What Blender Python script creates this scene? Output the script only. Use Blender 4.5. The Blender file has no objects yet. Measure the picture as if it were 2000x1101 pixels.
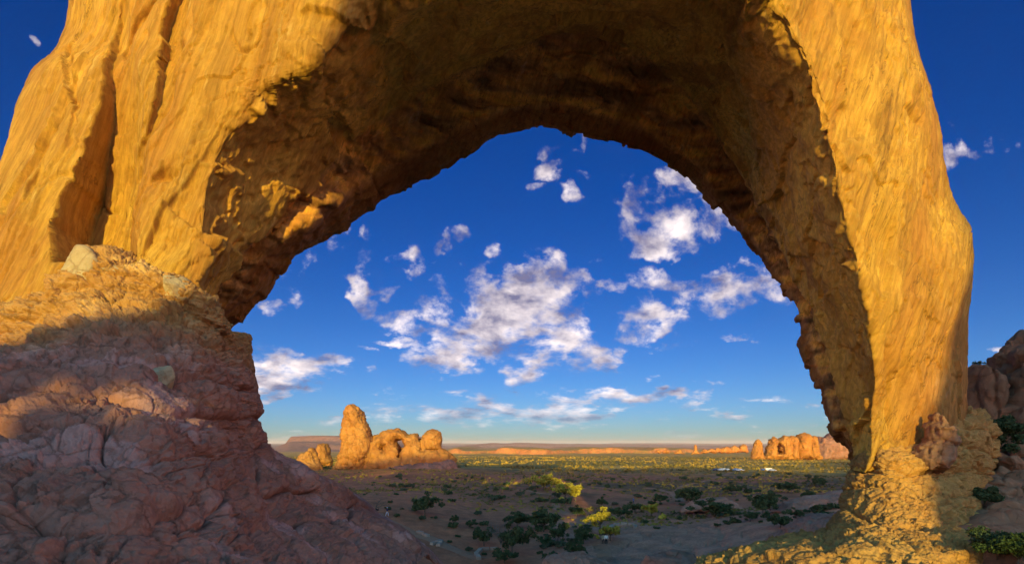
import bpy, bmesh, math, random
import numpy as np
from mathutils import Vector, Matrix
random.seed(7)
RNG = np.random.default_rng(11)
S = bpy.context.scene
COL = S.collection
R = math.radians

# ------------------------------------------------------------------ camera, sun, sky, exposure
F, HX, HY = 1000.0, 1000.0, 865.0           # focal length in photo pixels, principal point / horizon row
cam = bpy.data.cameras.new('camera')
cam.sensor_fit = 'HORIZONTAL'; cam.sensor_width = 36.0; cam.lens = 18.0
cam.shift_y = (HY - 550.5) / 2000.0
cam.clip_start = 0.2; cam.clip_end = 120000.0
co = bpy.data.objects.new('camera', cam); COL.objects.link(co)
co.location = (0, 0, 0); co.rotation_euler = (R(90), 0, 0)
S.camera = co

SUN_AZ, SUN_EL = R(3.0), R(8.0)             # the sun stands behind the camera, a little to its left
TE = math.tan(SUN_EL)
sun = bpy.data.lights.new('sun', 'SUN'); sun.energy = 2.0; sun.angle = R(0.5); sun.color = (1.0, 0.82, 0.15)
so = bpy.data.objects.new('sun', sun); COL.objects.link(so)
sd = Vector((math.sin(SUN_AZ) * math.cos(SUN_EL), math.cos(SUN_AZ) * math.cos(SUN_EL), -math.sin(SUN_EL)))
so.rotation_euler = sd.to_track_quat('-Z', 'Y').to_euler(); so.location = (-20, -60, 60)

S.view_settings.view_transform = 'Standard'; S.view_settings.look = 'None'
S.view_settings.exposure = 1.44; S.view_settings.gamma = 1.0
S.cycles.max_bounces = 8; S.cycles.diffuse_bounces = 4
S.cycles.use_denoising = True

W = bpy.data.worlds.new('World'); S.world = W; W.use_nodes = True

class NT:
    """little helper round a node tree: every call adds a node and hands back its output socket"""
    def __init__(s, tree): s.t = tree; s.n = tree.nodes; s.l = tree.links
    def put(s, node, i, v):
        if v is None: return
        if isinstance(v, bpy.types.NodeSocket): s.l.new(v, node.inputs[i])
        else: node.inputs[i].default_value = v
    def m(s, op, a, b=None, c=None, clamp=False):
        n = s.n.new('ShaderNodeMath'); n.operation = op; n.use_clamp = clamp
        s.put(n, 0, a); s.put(n, 1, b); s.put(n, 2, c); return n.outputs[0]
    def vm(s, op, a, b=None):
        n = s.n.new('ShaderNodeVectorMath'); n.operation = op; s.put(n, 0, a); s.put(n, 1, b)
        return n.outputs['Value'] if op in ('LENGTH', 'DOT_PRODUCT', 'DISTANCE') else n.outputs[0]
    def xyz(s, v):
        n = s.n.new('ShaderNodeSeparateXYZ'); s.put(n, 0, v); return n.outputs
    def vec(s, x, y, z):
        n = s.n.new('ShaderNodeCombineXYZ'); s.put(n, 0, x); s.put(n, 1, y); s.put(n, 2, z); return n.outputs[0]
    def noise(s, v, scale, detail=6, rough=0.55, dist=0.0):
        n = s.n.new('ShaderNodeTexNoise'); s.put(n, 'Vector', v); n.inputs['Scale'].default_value = scale
        n.inputs['Detail'].default_value = detail; n.inputs['Roughness'].default_value = rough
        n.inputs['Distortion'].default_value = dist; return n.outputs['Fac']
    def voro(s, v, scale, feature='DISTANCE_TO_EDGE', rnd=1.0):
        n = s.n.new('ShaderNodeTexVoronoi'); n.feature = feature; s.put(n, 'Vector', v)
        n.inputs['Scale'].default_value = scale; n.inputs['Randomness'].default_value = rnd; return n.outputs[0]
    def step(s, x, a, b, lo=0.0, hi=1.0):
        n = s.n.new('ShaderNodeMapRange'); n.interpolation_type = 'SMOOTHSTEP'; s.put(n, 0, x); s.put(n, 1, a); s.put(n, 2, b)
        s.put(n, 3, lo); s.put(n, 4, hi); return n.outputs[0]
    def mix(s, f, a, b, mode='MIX'):
        n = s.n.new('ShaderNodeMix'); n.data_type = 'RGBA'; n.blend_type = mode
        s.put(n, 0, f)
        for i, v in ((6, a), (7, b)):
            if isinstance(v, tuple) and len(v) == 3: v = (*v, 1)
            s.put(n, i, v)
        return n.outputs[2]
    def bump(s, h, strength, dist, normal=None):
        n = s.n.new('ShaderNodeBump'); s.put(n, 'Height', h); n.inputs['Strength'].default_value = strength
        n.inputs['Distance'].default_value = dist; s.put(n, 'Normal', normal); return n.outputs[0]

def build_sky():
    W.node_tree.nodes.clear(); k = NT(W.node_tree)
    out = k.n.new('ShaderNodeOutputWorld'); bg = k.n.new('ShaderNodeBackground')
    sky = k.n.new('ShaderNodeTexSky'); sky.sky_type = 'NISHITA'; sky.sun_disc = False
    sky.sun_elevation = SUN_EL; sky.sun_rotation = math.pi + SUN_AZ
    sky.altitude = 1500; sky.air_density = 1.0; sky.dust_density = 0.6; sky.ozone_density = 2.2
    hs = k.n.new('ShaderNodeHueSaturation'); hs.inputs['Saturation'].default_value = SKY_SAT
    hs.inputs['Hue'].default_value = SKY_HUE
    k.l.new(sky.outputs[0], hs.inputs['Color'])
    d = k.n.new('ShaderNodeTexCoord').outputs['Generated']
    dx, dy, dz = k.xyz(d)
    col = k.mix(1.0, hs.outputs[0], SKY_TINT, 'MULTIPLY')
    # deep polarised blue overhead, pale warm grey at the horizon
    zen = k.step(dz, -0.08, 0.5)
    col = k.mix(1.0, col, k.mix(zen, SKY_LOW, SKY_HIGH), 'MULTIPLY')
    # towards the low sun the sky is brighter and warmer
    col = k.mix(1.0, col, k.mix(k.step(dy, 0.5, -0.55), (1.0, 1.0, 1.0), (58.0, 11.8, 3.8)), 'MULTIPLY')
    # clouds: noise on the direction, gathered where the photograph has them
    dyc = k.m('MAXIMUM', dy, 0.08)
    X = k.m('DIVIDE', dx, dyc); Z = k.m('DIVIDE', dz, dyc)
    Zs = k.m('ADD', Z, k.m('MULTIPLY', k.m('SUBTRACT', 1.0, k.m('EXPONENT', k.m('MULTIPLY', Z, -9.0))), 0.42))
    warp = k.noise(k.vec(X, Zs, 3.3), 6.0, 4)
    wv = k.m('MULTIPLY', k.m('SUBTRACT', warp, 0.5), 0.22)
    mask = None
    for (px, py, rx, rz, amp) in CLOUDS:
        ax = k.m('DIVIDE', k.m('SUBTRACT', k.m('ADD', X, wv), (px - HX) / F), 1.25 * rx / F)
        az = k.m('DIVIDE', k.m('SUBTRACT', k.m('ADD', Z, wv), (HY - py) / F), 1.2 * rz / F)
        r2 = k.m('ADD', k.m('MULTIPLY', ax, ax), k.m('MULTIPLY', az, az))
        g = k.m('MULTIPLY', k.m('EXPONENT', k.m('MULTIPLY', k.m('MULTIPLY', r2, r2), -0.35)), amp)
        mask = g if mask is None else k.m('MAXIMUM', mask, g)
    mask = k.m('MULTIPLY', mask, k.step(dy, 0.1, 0.2))
    def dens(ox, oz):
        v = k.vec(k.m('ADD', X, ox), k.m('ADD', Zs, oz), 0.7)
        a = k.noise(v, 7.0, 10, 0.62, 0.25)
        b = k.noise(v, 22.0, 8, 0.6, 0.2)
        return k.m('ADD', k.m('MULTIPLY', k.m('SUBTRACT', k.m('ADD', k.m('MULTIPLY', a, 0.66), k.m('MULTIPLY', b, 0.34)), 0.5), 2.3), 0.5)
    n0 = dens(0.0, 0.0)
    def low(ox, oz): return k.noise(k.vec(k.m('ADD', X, ox), k.m('ADD', Zs, oz), 0.7), 9.0, 5, 0.55, 0.25)
    th = k.m('SUBTRACT', 0.97, k.m('MULTIPLY', mask, 0.65))
    body = k.m('SUBTRACT', n0, th)
    alpha = k.step(body, 0.0, 0.34)
    lit = k.m('MULTIPLY_ADD', k.m('SUBTRACT', low(0.022, -0.035), low(0.0, 0.0)), 3.4, 0.50)
    lit = k.m('MULTIPLY_ADD', k.step(body, 0.1, 0.75), -0.5, lit)
    lit = k.m('MULTIPLY_ADD', k.m('SUBTRACT', n0, 0.5), 0.35, lit, clamp=True)
    ccol = k.mix(lit, CLOUD_DARK, CLOUD_LIT)
    fade = k.step(Z, 0.0, 0.10, 0.35, 1.0)
    alpha = k.m('MULTIPLY', k.m('MULTIPLY', alpha, fade), 0.93)
    col = k.mix(alpha, col, ccol)
    k.l.new(col, bg.inputs['Color']); bg.inputs['Strength'].default_value = SKY_STRENGTH
    k.l.new(bg.outputs[0], out.inputs['Surface'])

SKY_STRENGTH = 0.11
SKY_SAT, SKY_HUE, SKY_TINT = 1.2, 0.5, (0.8, 0.92, 1.2)
SKY_LOW, SKY_HIGH = (0.245, 0.305, 0.385), (0.026, 0.178, 0.345)
CLOUD_LIT, CLOUD_DARK = (4.6, 4.0, 3.8), (0.75, 0.70, 1.15)
CLOUDS = [  # px, py, radius x, radius y, strength
    (1000, 620, 150, 72, 1.12), (1060, 555, 64, 64, 1.05), (870, 615, 76, 44, 1.05), (1010, 690, 150, 36, .95), (1100, 640, 60, 40, .9),
    (1040, 500, 32, 26, .8), (745, 480, 26, 46, .85), (790, 510, 40, 36, .85), (740, 555, 30, 24, .85), (725, 440, 16, 14, .8),
    (1072, 340, 24, 26, .95), (1040, 382, 22, 18, .85), (1095, 390, 20, 28, .9), (1122, 300, 16, 30, .85), (1078, 290, 16, 24, .75),
    (1310, 345, 76, 40, .95), (1350, 450, 80, 50, 1.0), (1245, 390, 20, 24, .85), (1290, 420, 70, 60, .74), (1400, 565, 170, 34, .95), (1480, 530, 90, 44, .92),
    (1280, 555, 40, 16, .8), (1260, 625, 70, 28, .95), (1250, 660, 90, 20, .92), (1390, 668, 40, 20, .72), (960, 500, 22, 12, .8), (1160, 515, 12, 10, .8),
    (540, 718, 90, 42, 1.1), (580, 760, 90, 16, .85), (510, 770, 50, 14, .8), (570, 540, 60, 46, .72), (515, 600, 30, 22, .8), (780, 738, 40, 12, .8),
    (990, 742, 190, 24, .9), (1000, 780, 150, 16, .84), (1210, 768, 90, 24, .95), (1090, 800, 260, 26, .9), (870, 815, 150, 22, .82), (1480, 782, 110, 16, .88),
    (1330, 830, 120, 10, .8), (630, 818, 26, 10, .8), (560, 846, 160, 10, .74), (900, 835, 200, 12, .74), (1560, 832, 120, 8, .7),
    (1960, 697, 36, 12, .8), (1950, 760, 40, 20, .8), (14, 132, 14, 16, .75), (70, 76, 12, 12, .72), (1930, 262, 100, 44, .80), (680, 480, 40, 30, .78), (860, 490, 24, 14, .8), (1190, 690, 50, 14, .86), (1420, 690, 40, 10, .8), (1150, 340, 50, 12, .74), (700, 690, 40, 10, .74), (730, 740, 30, 12, .82), (770, 662, 40, 10, .8), (1180, 600, 40, 26, .76), (1100, 460, 12, 12, .74)]
build_sky()

# ------------------------------------------------------------------ numpy noise
_perm = np.concatenate([RNG.permutation(256)] * 3).astype(np.int32)
_g = RNG.normal(size=(256, 3)); _g = (_g / np.linalg.norm(_g, axis=1)[:, None]).astype(np.float32)
_r3 = RNG.random((256, 3)).astype(np.float32)
_r1 = RNG.random(256).astype(np.float32)
def _hash(i, j, k): return _perm[_perm[_perm[i & 255] + (j & 255)] + (k & 255)]
def perlin(p):
    p = p.astype(np.float32); i = np.floor(p).astype(np.int32); f = p - i
    u = f * f * f * (f * (f * 6 - 15) + 10); out = 0
    for a in (0, 1):
        for b in (0, 1):
            for c in (0, 1):
                g = _g[_hash(i[:, 0] + a, i[:, 1] + b, i[:, 2] + c)]
                w = (u[:, 0] if a else 1 - u[:, 0]) * (u[:, 1] if b else 1 - u[:, 1]) * (u[:, 2] if c else 1 - u[:, 2])
                out = out + w * (g[:, 0] * (f[:, 0] - a) + g[:, 1] * (f[:, 1] - b) + g[:, 2] * (f[:, 2] - c))
    return out * 1.5
def fbm(p, octaves=4, gain=0.5, lac=2.03):
    out, a = 0, 1.0
    for o in range(octaves): out = out + a * perlin(p + 17.3 * o); p = p * lac; a *= gain
    return out
def ridged(p, octaves=4, gain=0.5):
    out, a = 0, 1.0
    for o in range(octaves): out = out + a * (1 - np.abs(perlin(p + 9.1 * o)) * 2); p = p * 2.05; a *= gain
    return out
def worley(p, jitter=0.95):
    p = p.astype(np.float32); i = np.floor(p).astype(np.int32); f = p - i
    f1 = np.full(len(p), 9, np.float32); f2 = f1.copy(); idn = np.zeros(len(p), np.float32)
    for a in (-1, 0, 1):
        for b in (-1, 0, 1):
            for c in (-1, 0, 1):
                h = _hash(i[:, 0] + a, i[:, 1] + b, i[:, 2] + c); q = _r3[h] * jitter + (1 - jitter) / 2
                d = np.sqrt((q[:, 0] + a - f[:, 0]) ** 2 + (q[:, 1] + b - f[:, 1]) ** 2 + (q[:, 2] + c - f[:, 2]) ** 2)
                near = d < f1
                f2 = np.where(near, f1, np.minimum(f2, d)); idn = np.where(near, _r1[h], idn); f1 = np.where(near, d, f1)
    return f1, f2, idn
def facets(p, off=.5, tilt=.6):
    """broken faces: every cell is a flat plane of its own height and tilt, with a sharp step to the next"""
    p = p.astype(np.float32); i = np.floor(p).astype(np.int32); f = p - i
    f1 = np.full(len(p), 9, np.float32); out = np.zeros(len(p), np.float32)
    for a in (-1, 0, 1):
        for b in (-1, 0, 1):
            for c in (-1, 0, 1):
                h = _hash(i[:, 0] + a, i[:, 1] + b, i[:, 2] + c); q = _r3[h]; rx = f[:, 0] - a - q[:, 0]; ry = f[:, 1] - b - q[:, 1]; rz = f[:, 2] - c - q[:, 2]
                d = rx * rx + ry * ry + rz * rz; g = _g[(h + 91) & 255]; near = d < f1
                out = np.where(near, off * (_r1[h] - .5) + tilt * (rx * g[:, 0] + ry * g[:, 1] + rz * g[:, 2]), out); f1 = np.where(near, d, f1)
    return out
def sst(x, a, b): t = np.clip((x - a) / (b - a), 0, 1); return t * t * (3 - 2 * t)
def nodules(p, sharp=0.32):
    """rounded stones packed side by side: 0 in the joints, 1 on their backs"""
    f1, f2, idn = worley(p); e = np.clip((f2 - f1) / sharp, 0, 1)
    return np.sqrt(1 - (1 - e) ** 2), idn

# ------------------------------------------------------------------ mesh helpers
def tag(o, label=None, cat=None, group=None, kind=None):
    for k_, v in (('label', label), ('category', cat), ('group', group), ('kind', kind)):
        if v: o[k_] = v
    return o
def empty(name, loc, label, cat, group=None, rz=0.0):
    o = bpy.data.objects.new(name, None); COL.objects.link(o); o.location = loc; o.rotation_euler.z = rz
    return tag(o, label, cat, group)
def link(name, me, m, parent=None, smooth=True):
    if m is not None: me.materials.append(m)
    if smooth: me.polygons.foreach_set('use_smooth', np.ones(len(me.polygons), bool))
    o = bpy.data.objects.new(name, me); COL.objects.link(o); o.parent = parent
    return o
def np_mesh(name, v, q, m, parent=None, col=None, origin=None):
    """ONE mesh object from arrays of vertices and quads; with a parent (or an origin) the vertices become local to it"""
    v = np.asarray(v, np.float32).reshape(-1, 3); q = np.asarray(q, np.int32)
    base = np.array(parent.location if parent is not None else (origin if origin is not None else (0, 0, 0)), np.float32)
    me = bpy.data.meshes.new(name); n = q.shape[1]
    me.vertices.add(len(v)); me.vertices.foreach_set('co', (v - base).ravel())
    me.loops.add(q.size); me.loops.foreach_set('vertex_index', q.ravel())
    me.polygons.add(len(q)); me.polygons.foreach_set('loop_start', np.arange(0, q.size, n, dtype=np.int32))
    me.update(calc_edges=True)
    if col is not None:
        a = me.color_attributes.new('tint', 'FLOAT_COLOR', 'POINT')
        c4 = np.ones((len(v), 4), np.float32); c4[:, :3] = col; a.data.foreach_set('color', c4.ravel())
    o = link(name, me, m, parent)
    if origin is not None and parent is None: o.location = origin
    return o
def grid_quads(nt, ns, wrap=False):
    i, j = np.meshgrid(np.arange(nt - 1), np.arange(ns if wrap else ns - 1), indexing='ij'); jn = (j + 1) % ns
    return np.stack([i * ns + j, i * ns + jn, (i + 1) * ns + jn, (i + 1) * ns + j], -1).reshape(-1, 4)
def grid_normals(g):
    n = np.cross(np.gradient(g, axis=1), np.gradient(g, axis=0))
    return n / np.maximum(np.linalg.norm(n, axis=2, keepdims=True), 1e-6)
def P(px, py, Y): return np.stack([(np.asarray(px, float) - HX) / F * Y, np.asarray(Y, float) + 0 * np.asarray(px, float), (HY - np.asarray(py, float)) / F * Y], -1)
def toward(v):
    """image column and row of a world point: only used to look up where on the rock a crack runs"""
    y = np.maximum(v[..., 1], 0.5); return HX + F * v[..., 0] / y, HY - F * v[..., 2] / y
def pchip(x, y, xi):
    """smooth interpolation without overshoot, y of any trailing shape"""
    x = np.asarray(x, float); y = np.asarray(y, float); sh = (len(x) - 1,) + (1,) * (y.ndim - 1)
    h = np.diff(x).reshape(sh); dl = np.diff(y, axis=0) / h; d = np.zeros_like(y)
    w = dl[:-1] * dl[1:] > 0
    d[1:-1] = np.where(w, 2 * dl[:-1] * dl[1:] / np.where(w, dl[:-1] + dl[1:], 1), 0)
    d[0] = dl[0]; d[-1] = dl[-1]
    k_ = np.clip(np.searchsorted(x, xi) - 1, 0, len(x) - 2); s_ = (-1,) + (1,) * (y.ndim - 1)
    hh = np.diff(x)[k_].reshape(s_); t = ((xi - x[k_]).reshape(s_)) / hh
    return ((2 * t**3 - 3 * t**2 + 1) * y[k_] + (t**3 - 2 * t**2 + t) * hh * d[k_] + (-2 * t**3 + 3 * t**2) * y[k_ + 1] + (t**3 - t**2) * hh * d[k_ + 1])
def catmull(x, y, xi):
    x = np.asarray(x, float); y = np.asarray(y, float); d = np.gradient(y, x, axis=0)
    k_ = np.clip(np.searchsorted(x, xi) - 1, 0, len(x) - 2); s_ = (-1,) + (1,) * (y.ndim - 1)
    hh = np.diff(x)[k_].reshape(s_); t = ((xi - x[k_]).reshape(s_)) / hh
    return ((2 * t**3 - 3 * t**2 + 1) * y[k_] + (t**3 - 2 * t**2 + t) * hh * d[k_] + (-2 * t**3 + 3 * t**2) * y[k_ + 1] + (t**3 - t**2) * hh * d[k_ + 1])
def blur(a, sig, axis):
    r = max(1, int(sig * 3)); k_ = np.exp(-0.5 * (np.arange(-r, r + 1) / sig) ** 2); k_ /= k_.sum()
    a = np.moveaxis(a, axis, 0); p_ = np.concatenate([np.repeat(a[:1], r, 0), a, np.repeat(a[-1:], r, 0)])
    out = sum(k_[i] * p_[i:i + len(a)] for i in range(2 * r + 1)); return np.moveaxis(out, 0, axis)
class MB:
    """collects tubes, leaves and boxes; build() links them as ONE mesh object"""
    def __init__(s): s.v = []; s.f = []
    def add(s, v, f): b = len(s.v); s.v += [tuple(q) for q in v]; s.f += [tuple(i + b for i in q) for q in f]
    def tube(s, pts, rad, n=6):
        pts = [Vector(p) for p in pts]; rings = []
        for i, p in enumerate(pts):
            t = (pts[min(i + 1, len(pts) - 1)] - pts[max(i - 1, 0)]).normalized()
            a = t.orthogonal().normalized(); b = t.cross(a); r = rad[i] if hasattr(rad, '__len__') else rad
            rings.append([p + (a * math.cos(2 * math.pi * j / n) + b * math.sin(2 * math.pi * j / n)) * r for j in range(n)])
        v = [q for r_ in rings for q in r_]
        f = [(i * n + j, i * n + (j + 1) % n, (i + 1) * n + (j + 1) % n, (i + 1) * n + j) for i in range(len(pts) - 1) for j in range(n)]
        f += [tuple(range(n))[::-1], tuple(range((len(pts) - 1) * n, len(pts) * n))]
        s.add(v, f)
    def box(s, c, h, rz=0.0, taper=1.0):
        x, y, z = h; ca, sa = math.cos(rz), math.sin(rz); v = []
        for sz in (-1, 1):
            k_ = taper if sz > 0 else 1.0
            for sx, sy in ((-1, -1), (1, -1), (1, 1), (-1, 1)):
                q = (sx * x * k_, sy * y * k_); v.append((c[0] + q[0] * ca - q[1] * sa, c[1] + q[0] * sa + q[1] * ca, c[2] + sz * z))
        s.add(v, [(3, 2, 1, 0), (4, 5, 6, 7), (0, 1, 5, 4), (1, 2, 6, 5), (2, 3, 7, 6), (3, 0, 4, 7)])
    def leaf(s, c, r, el=1.6):
        a = Vector(RNG.normal(size=3)).normalized(); b = a.orthogonal().normalized(); b.rotate(Matrix.Rotation(random.random() * 6.3, 3, a)); n = a.cross(b)
        c = Vector(c); u = b * r * el; w = n * r
        s.add([c - u, c + w, c + u, c - w], [(0, 1, 2, 3)])
    def build(s, name, m, parent=None, smooth=True):
        me = bpy.data.meshes.new(name); me.from_pydata(s.v, [], s.f); me.update(); return link(name, me, m, parent, smooth)
def surface_nets(f, org, h):
    s_ = f < 0; c = [s_[a:a + f.shape[0] - 1, b:b + f.shape[1] - 1, d:d + f.shape[2] - 1] for a in (0, 1) for b in (0, 1) for d in (0, 1)]
    anyc = np.logical_or.reduce(c); allc = np.logical_and.reduce(c); ii = np.argwhere(anyc & ~allc)
    idx = -np.ones(anyc.shape, np.int64); idx[tuple(ii.T)] = np.arange(len(ii))
    acc = np.zeros((len(ii), 3)); cnt = np.zeros(len(ii)); cor = [np.array((a, b, d)) for a in (0, 1) for b in (0, 1) for d in (0, 1)]
    for i, A in enumerate(cor):
        for B in cor[i + 1:]:
            if np.abs(A - B).sum() != 1: continue
            fa = f[tuple((ii + A).T)]; fb = f[tuple((ii + B).T)]; x = (fa < 0) != (fb < 0)
            t = np.where(x, fa / np.where(x, fa - fb, 1), 0)[:, None]
            acc += np.where(x[:, None], A + (B - A) * t, 0); cnt += x
    v = np.array(org) + (ii + acc / cnt[:, None]) * np.array(h)
    Q = []
    for ax in range(3):
        sl = [slice(None)] * 3; sl2 = list(sl); sl[ax] = slice(0, -1); sl2[ax] = slice(1, None)
        e = np.argwhere(s_[tuple(sl)] != s_[tuple(sl2)]); o1, o2 = [(1, 2), (2, 0), (0, 1)][ax]
        e = e[(e[:, o1] > 0) & (e[:, o2] > 0) & (e[:, o1] < f.shape[o1] - 1) & (e[:, o2] < f.shape[o2] - 1)]
        def at(d1, d2): k_ = e.copy(); k_[:, o1] -= d1; k_[:, o2] -= d2; return idx[tuple(k_.T)]
        q = np.stack([at(1, 1), at(0, 1), at(0, 0), at(1, 0)], -1); flip = ~s_[tuple(e.T)]; q[flip] = q[flip][:, ::-1]; Q.append(q)
    return v, np.concatenate(Q)
def vert_normals(v, q):
    n = np.cross(v[q[:, 1]] - v[q[:, 0]], v[q[:, 2]] - v[q[:, 0]]); out = np.zeros_like(v)
    for c in range(q.shape[1]):
        for a in range(3): out[:, a] += np.bincount(q[:, c], n[:, a], len(v))
    return out / np.maximum(np.linalg.norm(out, axis=1, keepdims=True), 1e-9)
def poly_dist(x, y, poly):
    """signed distance to a closed outline, negative inside"""
    d = np.full(x.shape, 1e9); ins = np.zeros(x.shape, bool); n = len(poly)
    for i in range(n):
        (x0, y0), (x1, y1) = poly[i], poly[(i + 1) % n]; ex, ey = x1 - x0, y1 - y0
        t = np.clip(((x - x0) * ex + (y - y0) * ey) / (ex * ex + ey * ey), 0, 1)
        d = np.minimum(d, np.hypot(x - x0 - ex * t, y - y0 - ey * t))
        c = ((y0 > y) != (y1 > y)) & (x < (x1 - x0) * (y - y0) / (y1 - y0 + 1e-12) + x0); ins ^= c
    return np.where(ins, -d, d)

# ------------------------------------------------------------------ materials
def new_mat(name):
    m = bpy.data.materials.new(name); m.use_nodes = True; m.node_tree.nodes.clear(); k = NT(m.node_tree)
    b = k.n.new('ShaderNodeBsdfPrincipled'); o = k.n.new('ShaderNodeOutputMaterial'); k.l.new(b.outputs[0], o.inputs[0])
    b.inputs['Specular IOR Level'].default_value = 0.2
    return m, k, b
def rock_mat(name, c_main, c_alt, c_dark, c_pale, size=1.0, streak=(0.9, 0.9, 0.12), bump=1.0, pale=0.5, dark=0.55, rough=0.92, tint=False, streaky=False):
    """sandstone: two tones in broad patches, dark varnish streaks, pale bleached spots, fine grain and joints as bump"""
    m, k, b = new_mat(name)
    p = k.n.new('ShaderNodeNewGeometry').outputs['Position']
    p = k.vm('MULTIPLY', p, (1 / size,) * 3)
    broad = k.noise(p, 0.22, 5, 0.6); med = k.noise(p, 1.4, 7, 0.62, 0.4)
    if streaky:
        gx, gy, gz = k.xyz(p); p = k.vec(k.m('MULTIPLY_ADD', gz, -0.35, gx), gy, gz)
    ps = k.vm('MULTIPLY', p, streak); st = k.noise(ps, 1.1, 6, 0.65, 0.5); st2 = k.noise(ps, 3.0, 4, 0.6)
    col = k.mix(k.step(k.m('ADD', k.m('MULTIPLY', broad, 0.6), k.m('MULTIPLY', med, 0.4)), 0.4, 0.62), c_main, c_alt)
    col = k.mix(k.m('MULTIPLY', k.step(st, 0.52, 0.72), dark), col, c_dark)
    col = k.mix(k.m('MULTIPLY', k.step(k.m('ADD', k.m('MULTIPLY', st2, 0.5), k.m('MULTIPLY', k.noise(p, 0.6, 6, 0.7), 0.5)), 0.57, 0.68), pale), col, c_pale)
    if tint:
        at = k.n.new('ShaderNodeAttribute'); at.attribute_name = 'tint'; col = k.mix(1.0, col, at.outputs['Color'], 'MULTIPLY')
    if streaky:
        rust = k.step(k.noise(k.vm('MULTIPLY', p, (0.5, 0.4, 0.10)), 0.8, 5, 0.62, 0.6), 0.5, 0.66); col = k.mix(k.m('MULTIPLY', rust, 0.7), col, (0.40, 0.165, 0.035))
        ln = k.m('ABSOLUTE', k.m('SUBTRACT', k.noise(k.vm('MULTIPLY', p, (1.1, 0.8, 0.2)), 0.9, 5, 0.6, 0.8), 0.5)); ln = k.m('MULTIPLY', k.step(ln, 0.014, 0.0), k.step(broad, 0.42, 0.6)); col = k.mix(k.m('MULTIPLY', ln, 0.6), col, (0.13, 0.06, 0.025)); thin = k.noise(k.vm('MULTIPLY', p, (2.6, 1.8, 0.13)), 2.2, 6, 0.7, 0.15); col = k.mix(0.6, col, k.mix(k.step(thin, 0.36, 0.64), (0.62, 0.58, 0.5), (1.22, 1.22, 1.25)), 'MULTIPLY')
    grain = k.noise(p, 14.0, 5, 0.7); col = k.mix(0.45, col, k.mix(grain, (0.35, 0.33, 0.3), (1.0, 1.0, 1.0)), 'MULTIPLY')
    k.l.new(col, b.inputs['Base Color']); b.inputs['Roughness'].default_value = rough
    jo = k.step(k.voro(k.vm('ADD', p, k.vm('MULTIPLY', k.vec(med, grain, med), (0.5, 0.5, 0.5))), 0.9), 0.0, 0.05)
    h5 = k.noise(p, 5.0, 8, 0.68)
    if not streaky: k.l.new(k.mix(k.m('MULTIPLY', k.m('SUBTRACT', 1.0, jo), 0.4), col, c_dark), b.inputs['Base Color'])
    if streaky: h = k.m('ADD', k.m('ADD', k.m('MULTIPLY', st, 0.05), k.m('MULTIPLY', st2, 0.06)), k.m('ADD', k.m('MULTIPLY_ADD', ln, -0.25, k.m('MULTIPLY', h5, 0.2)), k.m('ADD', k.m('MULTIPLY', med, 0.12), k.m('MULTIPLY', grain, 0.04))))
    else: h = k.m('ADD', k.m('ADD', k.m('MULTIPLY', med, 0.5), k.m('MULTIPLY', h5, 0.35)), k.m('ADD', k.m('MULTIPLY', grain, 0.06), k.m('MULTIPLY', jo, 0.0 if streaky else 0.12)))
    nb = k.bump(h, 0.75 * bump, 0.35 * size); k.l.new(nb, b.inputs['Normal'])
    return m
def plain_mat(name, c, rough=0.8, metal=0.0, vary=0.15, scale=6.0):
    m, k, b = new_mat(name); p = k.n.new('ShaderNodeNewGeometry').outputs['Position']
    n = k.noise(p, scale, 4); c2 = tuple(min(1, x * (1 + vary)) for x in c); c1 = tuple(x * (1 - vary) for x in c)
    k.l.new(k.mix(n, c1, c2), b.inputs['Base Color']); b.inputs['Roughness'].default_value = rough; b.inputs['Metallic'].default_value = metal
    return m
def leaf_mat(name, c1, c2, patch=None):
    m, k, b = new_mat(name); g = k.n.new('ShaderNodeNewGeometry')
    f = k.m('ADD', k.m('MULTIPLY', g.outputs['Random Per Island'], 0.7), k.m('MULTIPLY', k.noise(g.outputs['Position'], 0.8, 3), 0.4))
    col = k.mix(f, c1, c2)
    if patch: col = k.mix(k.step(k.noise(g.outputs['Position'], 0.016, 5, 0.6), 0.42, 0.6), col, patch)
    k.l.new(col, b.inputs['Base Color']); b.inputs['Roughness'].default_value = 0.75
    b.inputs['Subsurface Weight'].default_value = 0.0
    return m
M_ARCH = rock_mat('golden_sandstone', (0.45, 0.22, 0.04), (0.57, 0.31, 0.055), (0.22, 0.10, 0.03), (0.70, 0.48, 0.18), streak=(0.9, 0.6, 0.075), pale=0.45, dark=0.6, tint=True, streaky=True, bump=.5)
M_LEDGE = rock_mat('red_siltstone', (0.39, 0.18, 0.095), (0.46, 0.23, 0.125), (0.23, 0.10, 0.065), (0.60, 0.43, 0.28), streak=(0.5, 0.5, 1.6), pale=0.35, dark=0.45, size=0.7, tint=True)
M_PED = rock_mat('ochre_siltstone', (0.54, 0.26, 0.08), (0.62, 0.33, 0.10), (0.28, 0.13, 0.05), (0.62, 0.44, 0.22), streak=(0.4, 0.4, 1.8), pale=0.25, size=0.6)
M_WALL = rock_mat('brown_sandstone', (0.34, 0.16, 0.09), (0.42, 0.21, 0.12), (0.2, 0.1, 0.06), (0.5, 0.33, 0.2), streak=(0.8, 0.8, 0.16), size=0.8)
M_FAR = rock_mat('far_sandstone', (0.43, 0.18, 0.045), (0.54, 0.26, 0.07), (0.20, 0.075, 0.03), (0.58, 0.36, 0.14), streak=(0.6, 0.6, 0.16), size=4.0, bump=1.0, dark=.75)
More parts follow.
